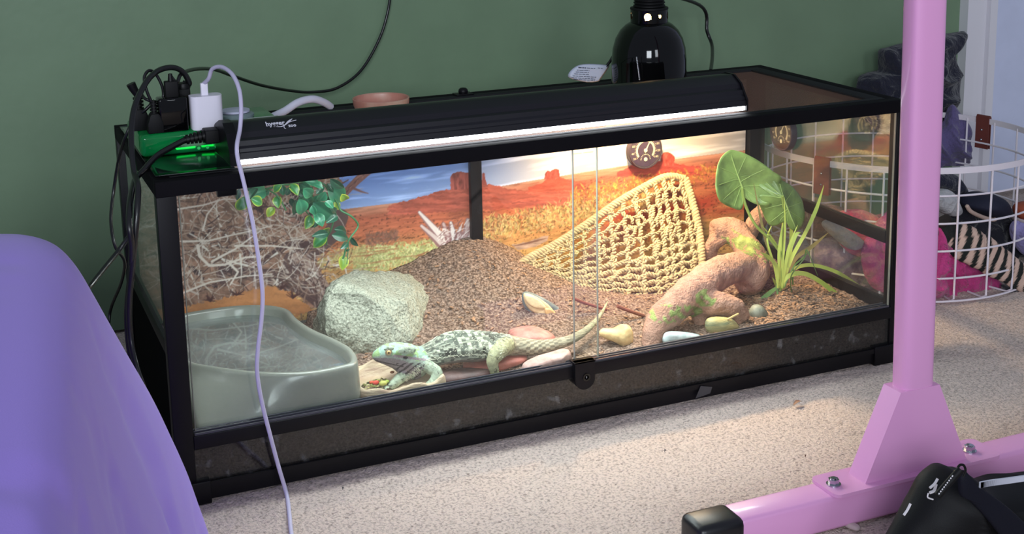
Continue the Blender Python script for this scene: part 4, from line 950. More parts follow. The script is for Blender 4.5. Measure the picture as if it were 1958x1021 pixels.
# ================================================================ DIAL GAUGES
def text_mesh(body, size, depth=.0002, off=0):
    cu_ = bpy.data.curves.new('t', 'FONT'); cu_.body = body; cu_.size = size; cu_.align_x = 'CENTER'; cu_.align_y = 'CENTER'; cu_.extrude = depth; cu_.offset = off; cu_.resolution_u = 2
    ob = bpy.data.objects.new('t', cu_); COL.objects.link(ob); dg = bpy.context.evaluated_depsgraph_get(); me = bpy.data.meshes.new_from_object(ob.evaluated_get(dg)); bpy.data.objects.remove(ob)
    V = [v.co.copy() for v in me.vertices]; F = [tuple(p.vertices) for p in me.polygons]; return V, F
def gauge(loc, R3, label, dark, rad=.0355):
    """round thermometer dial; R3 turns the local dial (x right, y up, z towards the viewer) into place"""
    g = thing('dial_gauge', label, 'gauge', loc); o3 = Vector(loc)
    P = lambda p: o3+R3 @ Vector(p)
    def put(mb, V, F, off=(0, 0, 0), rot=0):
        M_ = Matrix.Rotation(rot, 3, 'Z'); mb.add([P(M_ @ Vector(v)+Vector(off)) for v in V], F)
    r = rad; mb = MB(); mb.lathe([(0, 0), (r, 0), (r, .010), (r*.96, .0125), (r*.89, .0125), (r*.88, .0098), (r*.30, .0096), (0, .0096)], (0, 0, 0), 48)
    V, F = mb.v, mb.f; mb = MB(); put(mb, V, F); mb.obj('case', mat('gauge_case', (66, 56, 66), .35), g)
    f = MB(); f.lathe([(0, .0097), (r*.86, .0097), (r*.86, .0101), (0, .0101)], (0, 0, 0), 48); V, F = f.v, f.f; f = MB(); put(f, V, F); fc = f.obj('dial_face', mat('gauge_face' + ('_dark' if dark else ''), (70, 50, 78) if not dark else (52, 36, 38), .5), g)
    pr = MB()
    def ring(r0, r1, a0, a1, n_, z=.0102):
        V = []; 
        for k in range(n_+1):
            a = math.radians(a0+(a1-a0)*k/n_); V += [(r0*math.cos(a), r0*math.sin(a), z), (r1*math.cos(a), r1*math.sin(a), z), (r0*math.cos(a), r0*math.sin(a), z+.0002), (r1*math.cos(a), r1*math.sin(a), z+.0002)]
        F = []
        for k in range(n_): a = k*4; F += [(a, a+4, a+5, a+1), (a+2, a+3, a+7, a+6), (a, a+2, a+6, a+4), (a+1, a+5, a+7, a+3)]
        put(pr, V, F)
    ring(r*.46, r*.56, -38, 218, 40); 
    for k in range(33): a = 218-k*8; ring(r*.56, r*(.63 if k % 4 else .68), a-.7, a+.7, 1)
    ring(r*.20, r*.25, 10, 170, 16) if False else None
    V = []; n1 = len(pr.v)
    for k in range(11):
        a = 180-k*18; V_, F_ = [(-.0006, 0, .0102), (.0006, 0, .0102), (.0006, .0022, .0102), (-.0006, .0022, .0102), (-.0006, 0, .0104), (.0006, 0, .0104), (.0006, .0022, .0104), (-.0006, .0022, .0104)], [(0, 3, 2, 1), (4, 5, 6, 7), (0, 1, 5, 4), (1, 2, 6, 5), (2, 3, 7, 6), (3, 0, 4, 7)]
        M_ = Matrix.Rotation(math.radians(a-90), 3, 'Z'); put(pr, [M_ @ (Vector(v)+Vector((0, .0085, 0)))+Vector((0, -.017, 0)) for v in V_], F_)
    put(pr, *text_mesh('F', .008, .0001), (-.0, .006, .0103)) if False else None
    for t_, a in (('20', 212), ('40', 190), ('60', 160), ('80', 130), ('100', 22), ('120', -6), ('140', -32)):
        Vt, Ft = text_mesh(t_, .0058, .0001); rr_ = r*.76; put(pr, Vt, Ft, (rr_*math.cos(math.radians(a)), rr_*math.sin(math.radians(a)), .0103))
    pr.obj('dial_marks', mat('gauge_marks', (222, 206, 176), .5), fc, smooth=False, fix=False)
    nd = MB(); V_ = [(-.0016, -.004, .011), (.0016, -.004, .011), (.0006, .018, .011), (-.0006, .018, .011)]; V_ += [(x, y, z+.0005) for x, y, z in V_]
    put(nd, V_, [(0, 3, 2, 1), (4, 5, 6, 7), (0, 1, 5, 4), (1, 2, 6, 5), (2, 3, 7, 6), (3, 0, 4, 7)], rot=-.5)
    q = MB().lathe([(0, .0104), (.0034, .0104), (.0034, .0118), (0, .0122)], (0, 0, 0), 20); put(nd, q.v, q.f); q = MB().lathe([(0, .0104), (.0036, .0104), (.0036, .0112), (0, .0114)], (0, -.017, 0), 20); put(nd, q.v, q.f)
    nd.obj('needle', mat('needle_cream', (232, 220, 190), .4), g, fix=False)
    ln = MB().lathe([(0, .0128), (r*.9, .0122), (r*.9, .0128), (r*.5, .0140), (0, .0144)], (0, 0, 0), 40); V, F = ln.v, ln.f; ln = MB(); put(ln, V, F); ln.obj('lens', PANE, g)
gp_ = at(1236, 288, .395)
gauge((gp_.x, .4084, gp_.z), Matrix(((1, 0, 0), (0, 0, -1), (0, 1, 0))), 'round purple-grey dial gauge fixed on the poster near the top', False)
g2 = atx(1500, 252, 1.186)
gauge((1.1895, g2.y, g2.z), Matrix(((0, 0, -1), (-1, 0, 0), (0, 1, 0))), 'round dark dial gauge stuck on the right glass side pane', True)

# ================================================================ LIGHT BAR ON THE LID
X0, X1 = .103, .913
fx = thing('light_bar', 'long black aluminium light bar with a glowing white strip on the terrarium lid', 'lamp', (.5, .1, .455))
HP = [(.030, .4640), (.0315, .4725), (.0335, .4735), (.0345, .478), (.038, .481), (.040, .4875), (.046, .490), (.050, .497), (.066, .5065), (.072, .5085), (.090, .507), (.120, .497), (.150, .480), (.172, .458), (.168, .457), (.148, .476), (.118, .492), (.085, .501), (.068, .501), (.050, .490), (.040, .476), (.034, .4640)]
HOUS = mat('housing_black', (24, 23, 29), .36, bump=('noise', 400, .04, .001), stretch=(.05, 1, 1), spec=.4)
MB().prism(HP, 'x', X0+.012, X1).obj('housing', HOUS, fx, auto=25)
for x0, x1 in ((X0, X0+.014), (X1, X1+.003)):
    MB().prism([(.028, .4565), (.028, .474), (.036, .484), (.046, .498), (.066, .509), (.090, .509), (.120, .499), (.152, .481), (.176, .4565)], 'x', x0, x1).obj('end_cap', BLACK, fx, auto=25)
TUB = emit('led_diffuser', (246, 250, 255), 11.0)
MB().prism([(.0310, .4572), (.0310, .4638), (.034, .4638), (.036, .4600), (.150, .4600), (.150, .4572)], 'x', X0+.015, X1-.001).obj('diffuser', TUB, fx, smooth=False)
# lamp output through the lid
al = area('light_bar_glow', (.508, .100, .440), (.508, -.08, 0), .79, .060, 4.0, (.91, .98, 1.0)); al.parent = fx; al.location = Vector((.508, .100, .440))-fx.location
# printed maker mark on the housing front
lgm = mat('logo_print', (214, 212, 224), .5)
sl_ = math.atan2(.497-.5065, .050-.066)
def on_front(x, s):   # s metres up the sloping upper band of the housing
    t = s/.0186; return Vector((x, .050+.016*t-.0002, .497+.0095*t+.0007))
lg = MB(); c_ = at(541, 251, .058)
def place_text(body, size, x, s, z=0):
    V, F = text_mesh(body, size, .0001, .03*size); e1 = Vector((1, 0, 0)); e2 = Vector((0, .016, .0095)).normalized(); e3 = e1.cross(e2); o_ = on_front(x, s); lg.add([o_+e1*v.x+e2*v.y*1.25+e3*v.z for v in V], F)
place_text('hygger', .0098, c_.x-.010, .0105); place_text('zoo', .0072, c_.x+.012, .0035)
e2 = Vector((0, .016, .0095)).normalized()
def sw(pts, rr): lg.tube(spline([on_front(c_.x+a, b_)+Vector((0, -.0002, .0003)) for a, b_ in pts], 6), fsp(rr, 6), 6)
sw([(-.010, .0035), (-.003, .0028), (.003, .006), (.009, .0115), (.015, .0165)], [.0003, .0006, .0009, .0016, .0005]); sw([(.006, .009), (.013, .0115), (.020, .013)], [.0006, .0005, .0004]); sw([(.001, .004), (.000, .000), (.002, -.0025)], [.0006, .0005, .0002])
lg.obj('maker_mark', lgm, fx, smooth=False, fix=False)
# power plug in the end of the bar
pw = thing('power_plug', 'black ribbed plug pushed into the left end of the light bar', 'plug', at(410, 262, .11))
mb = MB(); p0 = at(352, 268, .105); p1 = at(390, 260, .105)
mb.box(p1.x, .094, p1.z-.010, X0+.001, .120, p1.z+.009, .002)
mb.obj('plug_body', BLACKM, pw)
mb = MB(); ax = (p1-p0)
for k in range(5): q = p0+ax*(k/5+.1); mb.tube([q, q+ax*.13], [.0066+.0006*k]*2, 12)
mb.tube([p0, p1+ax*.1], .0048, 10); mb.obj('strain_relief', RUBBER, pw)
def cable(name, pts, r, m, label, cat='cable', n=8, seg=10):
    o = MB().tube(spline(pts, n), r, seg).obj(name, m); tag(o, label, cat); return o
CB = mat('cable_black', (16, 16, 18), .35, coat=.2)
cable('power_cable', [p0+ax*.05, at(330, 280, .10), at(300, 298, .09), at(275, 325, .07), at(258, 345, .05), at(249, 385, .0), at(247, 430, -.03), at(252, 470, -.03)]+[at(250, 520, -.01), at(243, 600, .02), at(248, 670, .02), at(262, 720, .0), at(272, 760, -.01), Vector((-.035, .02, .008)), Vector((-.10, .10, .006)), Vector((-.22, .28, .006))], .0042, CB, 'thick black cable running from the light bar plug down the left side of the terrarium')
# ================================================================ HEAT LAMP
DX, DY = .891, .300
hl = thing('heat_lamp', 'glossy black dome heat lamp standing on the terrarium lid', 'lamp', (DX, DY, .455))
zb = .452; R_ = .0655
prof = [(R_, zb), (R_+.0012, zb+.002), (R_+.001, zb+.006), (R_, zb+.010), (R_*.995, zb+.052), (R_*.965, zb+.072), (R_*.89, zb+.089), (R_*.77, zb+.103), (R_*.63, zb+.112), (R_*.52, zb+.1165), (R_*.49, zb+.1172)]
inn = [(r-.0018, z-.0006) for r, z in prof[::-1]]
mb = MB(); n_ = 64; allp = prof+inn; V = [(DX+r*math.cos(2*math.pi*k/n_), DY+r*math.sin(2*math.pi*k/n_), z) for r, z in allp for k in range(n_)]; F = []
m_ = len(allp)
for i in range(m_):
    for k in range(n_): j = (i+1) % m_; F.append((i*n_+k, i*n_+(k+1) % n_, j*n_+(k+1) % n_, j*n_+k))
mb.add(V, F).obj('shade', BLACKG, hl, auto=60)
zt = zb+.1165
# pierced collar: a ring of wall strips that leaves round vents open
bmv = bmesh.new(); cr_ = .0325; NA, NZ = 96, 10; h_ = .0235; grid = {}
holes = [(math.radians(a), zt+.0125, r__) for a, r__ in ((-124, .0062), (-84, .0030), (-42, .0062), (20, .006), (70, .006), (120, .006), (170, .006))]
for i in range(NA):
    for j in range(NZ+1): a = 2*math.pi*i/NA; grid[i, j] = bmv.verts.new((DX+cr_*math.cos(a), DY+cr_*math.sin(a), zt-.001+h_*j/NZ))
for i in range(NA):
    for j in range(NZ):
        a = 2*math.pi*(i+.5)/NA; z = zt-.001+h_*(j+.5)/NZ
        if any(math.hypot(((a-ha+math.pi) % (2*math.pi)-math.pi)*cr_, z-hz) < hr for ha, hz, hr in holes): continue
        bmv.faces.new((grid[i, j], grid[(i+1) % NA, j], grid[(i+1) % NA, j+1], grid[i, j+1]))
for ha, hz, hr in holes:     # pull the ragged rim onto the circle
    for (i, j), v in grid.items():
        a = 2*math.pi*i/NA; du = ((a-ha+math.pi) % (2*math.pi)-math.pi)*cr_; dz = v.co.z-hz; d = math.hypot(du, dz)
        if d < hr+.0013 and d > .001: du *= hr/d; dz *= hr/d; aa = ha+du/cr_; v.co = Vector((DX+cr_*math.cos(aa), DY+cr_*math.sin(aa), hz+dz))
for v in [v for v in bmv.verts if not v.link_faces]: bmv.verts.remove(v)
me = bpy.data.meshes.new('vent_collar'); bmv.to_mesh(me); bmv.free(); me.materials.append(BLACKG); me.transform(Matrix.Translation(-hl.location))
o = bpy.data.objects.new('vent_collar', me); COL.objects.link(o); o.parent = hl; sm_ = o.modifiers.new('thick', 'SOLIDIFY'); sm_.thickness = .0012
mb = MB(); z = zt+.0225; pf = [(.0325, z), (.0332, z+.001), (.0325, z+.0035), (.030, z+.004)]
for k in range(9): zz = z+.004+k*.0052; pf += [(.0250-.0003*k, zz), (.0275-.0003*k, zz+.0015), (.0275-.0003*k, zz+.0033), (.0250-.0003*k, zz+.0048)]
pf += [(.0180, pf[-1][1]+.002), (.0150, pf[-1][1]+.012), (.006, pf[-1][1]+.016), (.0, pf[-1][1]+.016)]
mb.lathe([(0, z)]+pf, (DX, DY, 0), 48).obj('socket', BLACKM, hl, auto=30)
mb = MB(); mb.lathe([(0, zb+.030), (.012, zb+.032), (.021, zb+.042), (.024, zb+.056), (.0215, zb+.072), (.0205, zb+.09), (.0205, zb+.138), (0, zb+.138)], (DX, DY, 0), 32); mb.obj('bulb_with_vent_glow', emit('bulb_warm', (255, 206, 130), 14), hl)  # neck widened and glowing to stand in for light reflected behind the vents
sp = bpy.data.lights.new('heat_lamp_beam', 'SPOT'); sp.energy = 26; sp.color = (1.0, .67, .38); sp.spot_size = math.radians(150); sp.spot_blend = .6; sp.shadow_soft_size = .02
so = bpy.data.objects.new('heat_lamp_beam', sp); COL.objects.link(so); so.parent = hl; so.location = Vector((DX, DY, zb+.022))-hl.location
# switch cord and chrome bead chain
cable('lamp_cord', [Vector((DX+.02, DY+.10, .62)), at(1338, 10, .60), at(1352, 60, .62), at(1361, 85, .60), at(1362, 110, .52), at(1359, 135, .43)], .0036, CB, 'black cord hanging down the wall right of the heat lamp')
ch_ = MB()
for k in range(15): t = k/14; p = at(1217.5+5.5*t, 110+42*t, .2398); ch_.bm(ell(p, (.0016, .0013, .0016), 1))
o = ch_.obj('bead_chain', CHROME); tag(o, 'short silver bead chain hanging in front of the heat lamp dome', 'chain')
pl_ = thing('warning_label', 'white printed warning label curling off the black lamp cord', 'label', at(1125, 140, .36))
lc = [(1108, 124), (1160, 124), (1163, 130), (1150, 149), (1143, 156), (1118, 157), (1086, 146)]
o = puff('label_paper', [at(u, v, .36) for u, v in lc], .0006, mat('label_white', (196, 204, 222), .6), pl_, rings=5, n=42, p=12)
ln = MB()
for k, (a, b_, v) in enumerate(((1106, 1120, 129), (1122, 1138, 130), (1143, 1152, 130), (1103, 1127, 134), (1101, 1126, 137.5), (1098, 1127, 141), (1095, 1140, 145), (1093, 1138, 148.5), (1097, 1137, 151.5))):
    x_ = a
    while x_ < b_:
        x2 = min(b_, x_+rng.uniform(3, 8)); q0 = at(x_, v+(x_-a)*.06, .3592); q1 = at(x2, v+(x2-a)*.06, .3592); ln.tube([q0, q1], .0007 if k else .0012, 4); x_ = x2+1.4
ln.obj('printing', mat('label_ink', (70, 76, 96), .6), pl_, smooth=False, fix=False)
cable('label_cord', [at(1158, 128, .362), at(1166, 118, .362), at(1176, 104, .365), at(1195, 96, .37), Vector((DX, DY+.075, .53))], .0026, CB, 'thin black lead holding the white label behind the heat lamp')

# ================================================================ THINGS ON THE LID
# dark acetate sheet
sh_ = thing('plastic_sheet', 'dark glossy plastic sheet covering the left end of the terrarium lid', 'sheet', (.06, .15, .455))
V = []; F = []; n1, n2 = 14, 30
for lay in (0, 1):
    for i in range(n1+1):
        for j in range(n2+1):
            x = .004+.103*i/n1; y = .018+.36*j/n2; V.append((x, y, .4562+lay*.0008+.0012*(.5+.5*nz((x, y, 0), 30, 4))))
H2 = (n1+1)*(n2+1)
for i in range(n1):
    for j in range(n2): a = i*(n2+1)+j; f = (a, a+1, a+n2+2, a+n2+1); F.append(f[::-1] if True else f); F.append(tuple(H2+k for k in f))
for i in range(n1): a = i*(n2+1); F.append((a, a+n2+1, H2+a+n2+1, H2+a)); a += n2; F.append((a, H2+a, H2+a+n2+1, a+n2+1))
for j in range(n2): F.append((j, H2+j, H2+j+1, j+1)); a = n1*(n2+1)+j; F.append((a, a+1, H2+a+1, H2+a))
o = meshobj('sheet_film', V, F, mat('dark_acetate', (20, 34, 30), .12, coat=.6, spec=.8), sh_)
# translucent green power strip
gb = thing('power_strip', 'translucent green plastic power strip box holding plugs on the left end of the lid', 'power strip', (.08, .19, .458))
GX0, GX1, GY0, GY1, GZ0, GZ1 = .002, .205, .128, .265, .4585, .4905
GRN = mat('green_translucent', (14, 148, 76), .16, trans=.45, ior=1.2, coat=.5)
MB().box(GX0, GY0, GZ0, GX1, GY1, GZ1, .007).obj('strip_case', GRN, gb)
MB().box(GX0+.012, GY0+.012, GZ0+.003, GX1-.012, GY1-.012, GZ0+.007, .001).obj('inner_board', mat('board_green', (60, 220, 100), .5), gb)
mb = MB()
for k in range(6): x = .040+.012*k; mb.lathe([(0, 0), (.0022, 0), (.0022, .001), (0, .001)], (x+.04, GY0-.0006, .4650), 12, Matrix.Rotation(math.pi/2, 3, 'X'))
mb.obj('vent_hole', mat('hole_green', (60, 210, 110), .4), gb)
em = MB()
for k in range(3): em.box(.050+.035*k, GY0+.012, .4625, .078+.035*k, GY0+.015, .466, .001)
em.obj('case_glow_bars', emit('case_glow_green', (70, 255, 120), 4.0), gb)  # glowing bars added inside the case to brighten its lower front
# plugs and adaptors
def plug(name, label, c, w, d, h, tilt=0, tail=None):
    t = thing(name, label, 'plug', c)
    mb = MB(); M_ = Matrix.Rotation(tilt, 3, 'Y'); C_ = Vector(c)
    pr = [(-w*.55, 0), (w*.55, 0), (w*.55, h*.30), (w*.36, h*.55), (w*.24, h*.62), (-w*.24, h*.62), (-w*.36, h*.55), (-w*.55, h*.30)]
    n = len(pr); V = [C_+M_ @ Vector((a, y, b_)) for y in (-d/2, d/2) for a, b_ in pr]; F = [(i, (i+1) % n, n+(i+1) % n, n+i) for i in range(n)]+[tuple(range(n-1, -1, -1)), tuple(range(n, 2*n))]
    bm = bmesh.new(); vs = [bm.verts.new(v) for v in V]; [bm.faces.new([vs[i] for i in f]) for f in F]; bmesh.ops.bevel(bm, geom=bm.edges[:], offset=.0012, segments=2, affect='EDGES', profile=.5)
    mb.bm(bm); mb.obj('plug_body', BLACKM, t, auto=35)
    mb = MB()
    for k in range(4): q = C_+M_ @ Vector((0, 0, h*(.60+.10*k))); mb.tube([q, q+M_ @ Vector((0, 0, h*.055))], [w*.30]*2, 12)
    mb.tube([C_+M_ @ Vector((0, 0, h*.55)), C_+M_ @ Vector((0, 0, h*1.02))], w*.19, 10); mb.obj('strain_relief', RUBBER, t)
    return C_+M_ @ Vector((0, 0, h))
c1 = at(268, 243, .17); c1.z = GZ1; t1 = plug('black_plug', 'black ribbed plug leftmost on the green power strip', c1, .024, .020, .048, .0)
c2 = at(297, 246, .14); c2.z = GZ1; t2 = plug('black_plug', 'small black flared plug between the left plug and the black adaptor', c2, .019, .018, .044, 0)
t = MB().tube([t1, t1+Vector((-.006, 0, .012)), at(250, 160, .17)], [.0046, .0062, .0066], 12).obj('cable_end', RUBBER); tag(t, 'thick black cable end rising from the leftmost plug', 'cable')
ba = thing('black_charger', 'glossy black square charger brick on the green power strip', 'charger', at(331, 245, .145)); q = at(331, 240, .145)
MB().box(q.x-.0195, .132, GZ1-.001, q.x+.0195, .160, GZ1+.047, .003).obj('charger_body', BLACKG, ba)
MB().box(q.x-.008, .140, GZ1+.046, q.x+.010, .152, GZ1+.069, .0015).obj('usb_plug', BLACKM, ba)
MB().tube([(q.x+.001, .146, GZ1+.068), (q.x+.001, .146, GZ1+.079)], [.0042, .0028], 10).obj('cable_boot', RUBBER, ba)
wa = thing('white_charger', 'white square charger brick on the green power strip', 'charger', at(397, 240, .135)); q2 = at(397, 240, .137)
wb_ = MB(); bm = bmesh.new(); bmesh.ops.create_cube(bm, size=1)
for v in bm.verts: v.co = Vector((q2.x+v.co.x*.044, .142+v.co.y*.028, GZ1-.001+.0235+v.co.z*.047))
bmesh.ops.bevel(bm, geom=[e for e in bm.edges if abs(e.verts[0].co.z-e.verts[1].co.z) > .01], offset=.009, segments=5, affect='EDGES', profile=.5); wb_.bm(bm); wb_.obj('charger_body', WHITEP, wa, auto=40)
MB().box(q2.x-.0055, .139, GZ1+.045, q2.x+.0045, .147, GZ1+.063, .0015).obj('cable_plug', WHITEP, wa)
# tall black adaptor behind
q3 = at(357, 240, .165); tb = thing('black_adaptor', 'tall narrow black adaptor between the black and white chargers', 'adaptor', (q3.x, .175, GZ1))
MB().box(q3.x-.0085, .165, GZ1-.001, q3.x+.0085, .183, GZ1+.053, .002).obj('adaptor_body', BLACKM, tb)
MB().lathe([(0, GZ1+.052), (.010, GZ1+.052), (.0105, GZ1+.056), (.009, GZ1+.060), (.006, GZ1+.061), (0, GZ1+.061)], (q3.x, .174, 0), 20).obj('adaptor_collar', RUBBER, tb)
Z1 = GZ1
# cables over the adaptors
cable('usb_cable', [Vector((q.x+.001, .146, Z1+.076)), at(338, 158, .15), at(347, 141, .17), at(375, 132, .25), at(410, 133, .35), at(445, 145, .45), at(500, 163, .55), at(560, 174, .64), at(600, 176, .68), at(645, 168, .70), at(690, 135, .72), at(725, 75, .73), at(742, 20, .735), at(748, -30, .735)], .0028, CB, 'thin black cable sagging across the green wall from the black charger')
cable('power_cable', [Vector((q3.x, .174, Z1+.060)), at(362, 160, .17), at(350, 138, .165), at(330, 129, .16), at(305, 134, .15), at(285, 150, .13), at(268, 178, .11), at(256, 210, .09), at(251, 250, .07), at(252, 290, .05), at(257, 330, .03), at(264, 360, .0), at(261, 420, -.02), at(254, 500, -.02), at(247, 580, .0), at(250, 650, .0), at(262, 705, -.02), at(275, 745, -.03), at(281, 790, -.04), Vector((-.045, -.03, .008)), Vector((-.12, .02, .006)), Vector((-.30, .15, .006))], .0040, CB, 'thick black cable looping over the plugs and down the left side')
cable('thin_cable', [t2, at(290, 195, .14), at(280, 172, .14), at(276, 148, .145), at(285, 135, .15), at(298, 142, .155), at(310, 165, .155), at(312, 185, .155), at(303, 196, .15), at(280, 190, .15), at(272, 182, .16)], .0022, CB, 'thin black cable curled in a loop above the plugs')
cable('thin_cable', [at(296, 192, .16), at(276, 212, .16), at(258, 225, .17), at(240, 262, .17), at(228, 300, .2), at(218, 360, .22), at(212, 420, .2), at(220, 470, .18), at(238, 500, .2), at(232, 540, .25), at(212, 590, .3), at(205, 640, .3), Vector((-.075, .33, .005)), Vector((-.16, .40, .005))], .0024, CB, 'thin black cable hanging farthest left behind the terrarium')
cable('wall_cable', [at(252, 445, .10), at(228, 478, .10), at(200, 512, .08), at(170, 550, .05), at(140, 590, .0), Vector((-.27, -.01, .12)), Vector((-.31, .02, .006)), Vector((-.40, .10, .006))], .0036, CB, 'black cable slanting from the terrarium side down behind the purple bed')
WC = mat('cable_white', (196, 190, 216), .45)
fl = [atz(548, 945, .0032), atz(553, 980, .0032), atz(556, 1010, .0032), atz(560, 1040, .0032), atz(566, 1080, .0032)]
cable('charging_cable', [Vector((q2.x-.0005, .143, Z1+.062)), at(399, 150, .13), at(406, 132, .12), at(424, 128, .10), at(444, 142, .07), at(457, 170, .045), at(461, 205, .03), at(459, 245, .02), at(453, 278, -.004), at(455, 305, -.008), at(464, 340, -.010), at(472, 375, -.010), at(484, 430, -.010), at(495, 500, -.010), at(502, 560, -.010), at(500, 610, -.010), at(493, 670, -.012), at(492, 715, -.014), at(501, 770, -.018), at(516, 830, -.022), at(532, 890, -.024)]+fl, .0029, WC, 'long white charging cable hanging down the front of the terrarium onto the carpet', n=10)
# clear jar lid, paper, white tube, copper bowl
jl = at(450, 222, .195); t = thing('jar_lid', 'round clear plastic jar lid lying on the green power strip', 'lid', (jl.x, .195, Z1))
MB().lathe([(.024, Z1), (.027, Z1+.001), (.027, Z1+.005), (.024, Z1+.007), (.0, Z1+.007)], (jl.x, .195, 0), 40).obj('lid_rim', mat('clear_plastic_grey', (150, 168, 172), .2, trans=.4), t)
MB().lathe([(0, Z1+.008), (.021, Z1+.008), (.021, Z1+.011), (.0, Z1+.012)], (jl.x, .195, 0), 40).obj('lid_top', mat('jar_white', (190, 190, 214), .35), t)
wt = [at(520, 224, .315), at(545, 212, .325), at(566, 198, .335), at(585, 191, .345), at(603, 190, .355), at(622, 197, .37), at(632, 204, .38)]
ml_ = MB(); P = spline(wt, 6)
for i, p in enumerate(P): pass
ml_.tube(P, [.0062]*len(P), 12); o = ml_.obj('white_hose', mat('hose_white', (214, 212, 228), .45)); tag(o, 'short curved white hose arching over the terrarium lid', 'hose')
pp = [at(452, 232, .150), at(508, 224, .150), at(516, 234, .135), at(462, 243, .130)]
o = MB().prism([(.150, .150), (.204, .150), (.204, .175), (.150, .175)], 'z', Z1+.0002, Z1+.001).obj('paper_slip', mat('paper', (190, 200, 190), .7), smooth=False); tag(o, 'small pale paper slip under the white cable beside the light bar', 'paper')
cb_ = at(729, 203, .325); t = thing('copper_bowl', 'small copper-coloured bowl behind the light bar', 'bowl', (cb_.x, .325, .4545))
MB().lathe([(0, .4545), (.036, .4545), (.042, .457), (.0450, .464), (.0462, .4745), (.0452, .4752), (.0430, .4735), (.0415, .465), (.036, .4590), (.030, .4575), (0, .4570)], (cb_.x, .325, 0), 56).obj('bowl_body', mat('copper_ceramic', (186, 128, 112), .38, c2=(206, 176, 156), vscale=12, ramp=(.45, .7)), t)

# ================================================================ PINK CLOTHES RACK
rk = thing('clothes_rack', 'pink metal clothes rack with a square foot and black end cap', 'clothes rack', (.885, -.405, 0))
MB().box(.612, -.4305, .0035, 1.62, -.3840, .0500, .006).obj('foot_bar', PINKP, rk, auto=50)
MB().box(.552, -.4335, .0005, .619, -.3815, .0525, .010).obj('end_cap', mat('end_cap_black', (24, 24, 28), .36), rk, auto=60)
pb = MB(); bm = bmesh.new(); bmesh.ops.create_cube(bm, size=1)
for v in bm.verts: v.co = Vector((.886+v.co.x*.272, -.4075+v.co.y*.058, .0525+v.co.z*.0045))
bmesh.ops.bevel(bm, geom=[e for e in bm.edges if abs(e.verts[0].co.z-e.verts[1].co.z) > .001], offset=.010, segments=5, affect='EDGES', profile=.5); pb.bm(bm); pb.obj('base_plate', PINKP, rk, auto=40)
gx = .886
g = MB(); tri = [(gx-.083, .0545), (gx+.083, .0545), (gx+.0315, .170), (gx-.0315, .170)]
g.prism(tri, 'y', -.4255, -.3915)
g.obj('gusset', PINKP, rk, smooth=False)
bt0 = at(1743, 748, -.408); tp0 = at(1767.5, 0, -.408)
up_ = MB(); poly_ = []
dxu = (tp0.x-bt0.x)/(tp0.z-bt0.z)
P = [(gx+.0015+dxu*(z-.16), -.4085, z) for z in (.055, .16, .6, 1.2, 1.55)]
n_ = 32; V = []; F = []
for p in P:
    for k in range(n_):
        a = 2*math.pi*k/n_; ca, sa = math.cos(a), math.sin(a); e = .55
        V.append((p[0]+.0255*math.copysign(abs(ca)**e, ca), p[1]+.0165*math.copysign(abs(sa)**e, sa), p[2]))
for i in range(len(P)-1):
    for k in range(n_): F.append((i*n_+k, i*n_+(k+1) % n_, (i+1)*n_+(k+1) % n_, (i+1)*n_+k))
F.append(tuple(range(n_-1, -1, -1))); F.append(tuple((len(P)-1)*n_+k for k in range(n_)))
up_.add(V, F).obj('upright', PINKP, rk, auto=60)
for u, v in ((1603, 922), (1860, 856)):
    p = atz(u, v, .062); bo = MB(); bo.lathe([(0, .0548), (.0095, .0548), (.0095, .0562), (0, .0562)], (p.x, -.4085, 0), 28)
    hx = [(.0072*math.cos(math.radians(60*k+12)), .0072*math.sin(math.radians(60*k+12))) for k in range(6)]
    bo.prism([(p.x+a, -.4085+b_) for a, b_ in hx], 'z', .0560, .0625); bo.lathe([(0, .0625), (.0045, .0625), (.0042, .0640), (0, .0645)], (p.x, -.4085, 0), 20)
    bo.obj('bolt', CHROME, rk, auto=30)

# ================================================================ BLACK SPORTS BAG
bg_ = thing('sports_bag', 'black nylon sports bag with white zip in the bottom right corner', 'bag', atz(1850, 1100, 0))
NY = mat('black_nylon', (11, 11, 14), .6, bump=('noise', 500, .25, .0006), spec=.25); NY2 = mat('navy_nylon', (18, 19, 30), .65, bump=('noise', 420, .3, .0008), spec=.2)
def fold1(s, a): return lambda b_, r: a*(1.4*(1-abs(math.sin((b_.x*1.0-b_.z*.45)*s*.5+2.5*nz(b_, 8, 2))))**1.8-.4)+a*.8*nz(b_, 24, 3)
o = puff('bag_body', [at(u, v, -.585) for u, v in ((1690, 1060), (1712, 1010), (1742, 960), (1765, 920), (1790, 898), (1808, 891), (1824, 897), (1838, 898), (1848, 905), (1862, 922), (1885, 928), (1930, 922), (1990, 912), (2060, 930), (2060, 1150), (1680, 1150))], .055, NY, bg_, rings=18, n=100, p=2.6, amp=.006, nscale=16, fine=.0012, fold=fold1(60, .0075), back=.7)
st = puff('side_panel', [at(u, v, -.652) for u, v in ((1832, 905), (1846, 900), (1852, 918), (1880, 935), (1915, 960), (1950, 990), (1985, 1030), (1940, 1060), (1912, 1025), (1880, 985), (1850, 955), (1834, 945))], .004, NY2, bg_, rings=7, n=60, p=6, amp=.0012, nscale=20)
zp = [at(1874, 927, -.655), at(1895, 923, -.655), at(1925, 919, -.655), at(1960, 914, -.655), at(2000, 908, -.655)]
zz = spline(zp, 10); mb = MB()
for i in range(len(zz)-1):
    for f in (.0, .5): p = zz[i].lerp(zz[i+1], f); mb.box(p.x-.0007, p.y-.0012, p.z-.0034, p.x+.0007, p.y+.001, p.z+.0034)
zo = mb.obj('zip_teeth', mat('zip_white', (196, 198, 212), .4), bg_, smooth=False); zo['kind'] = 'stuff'
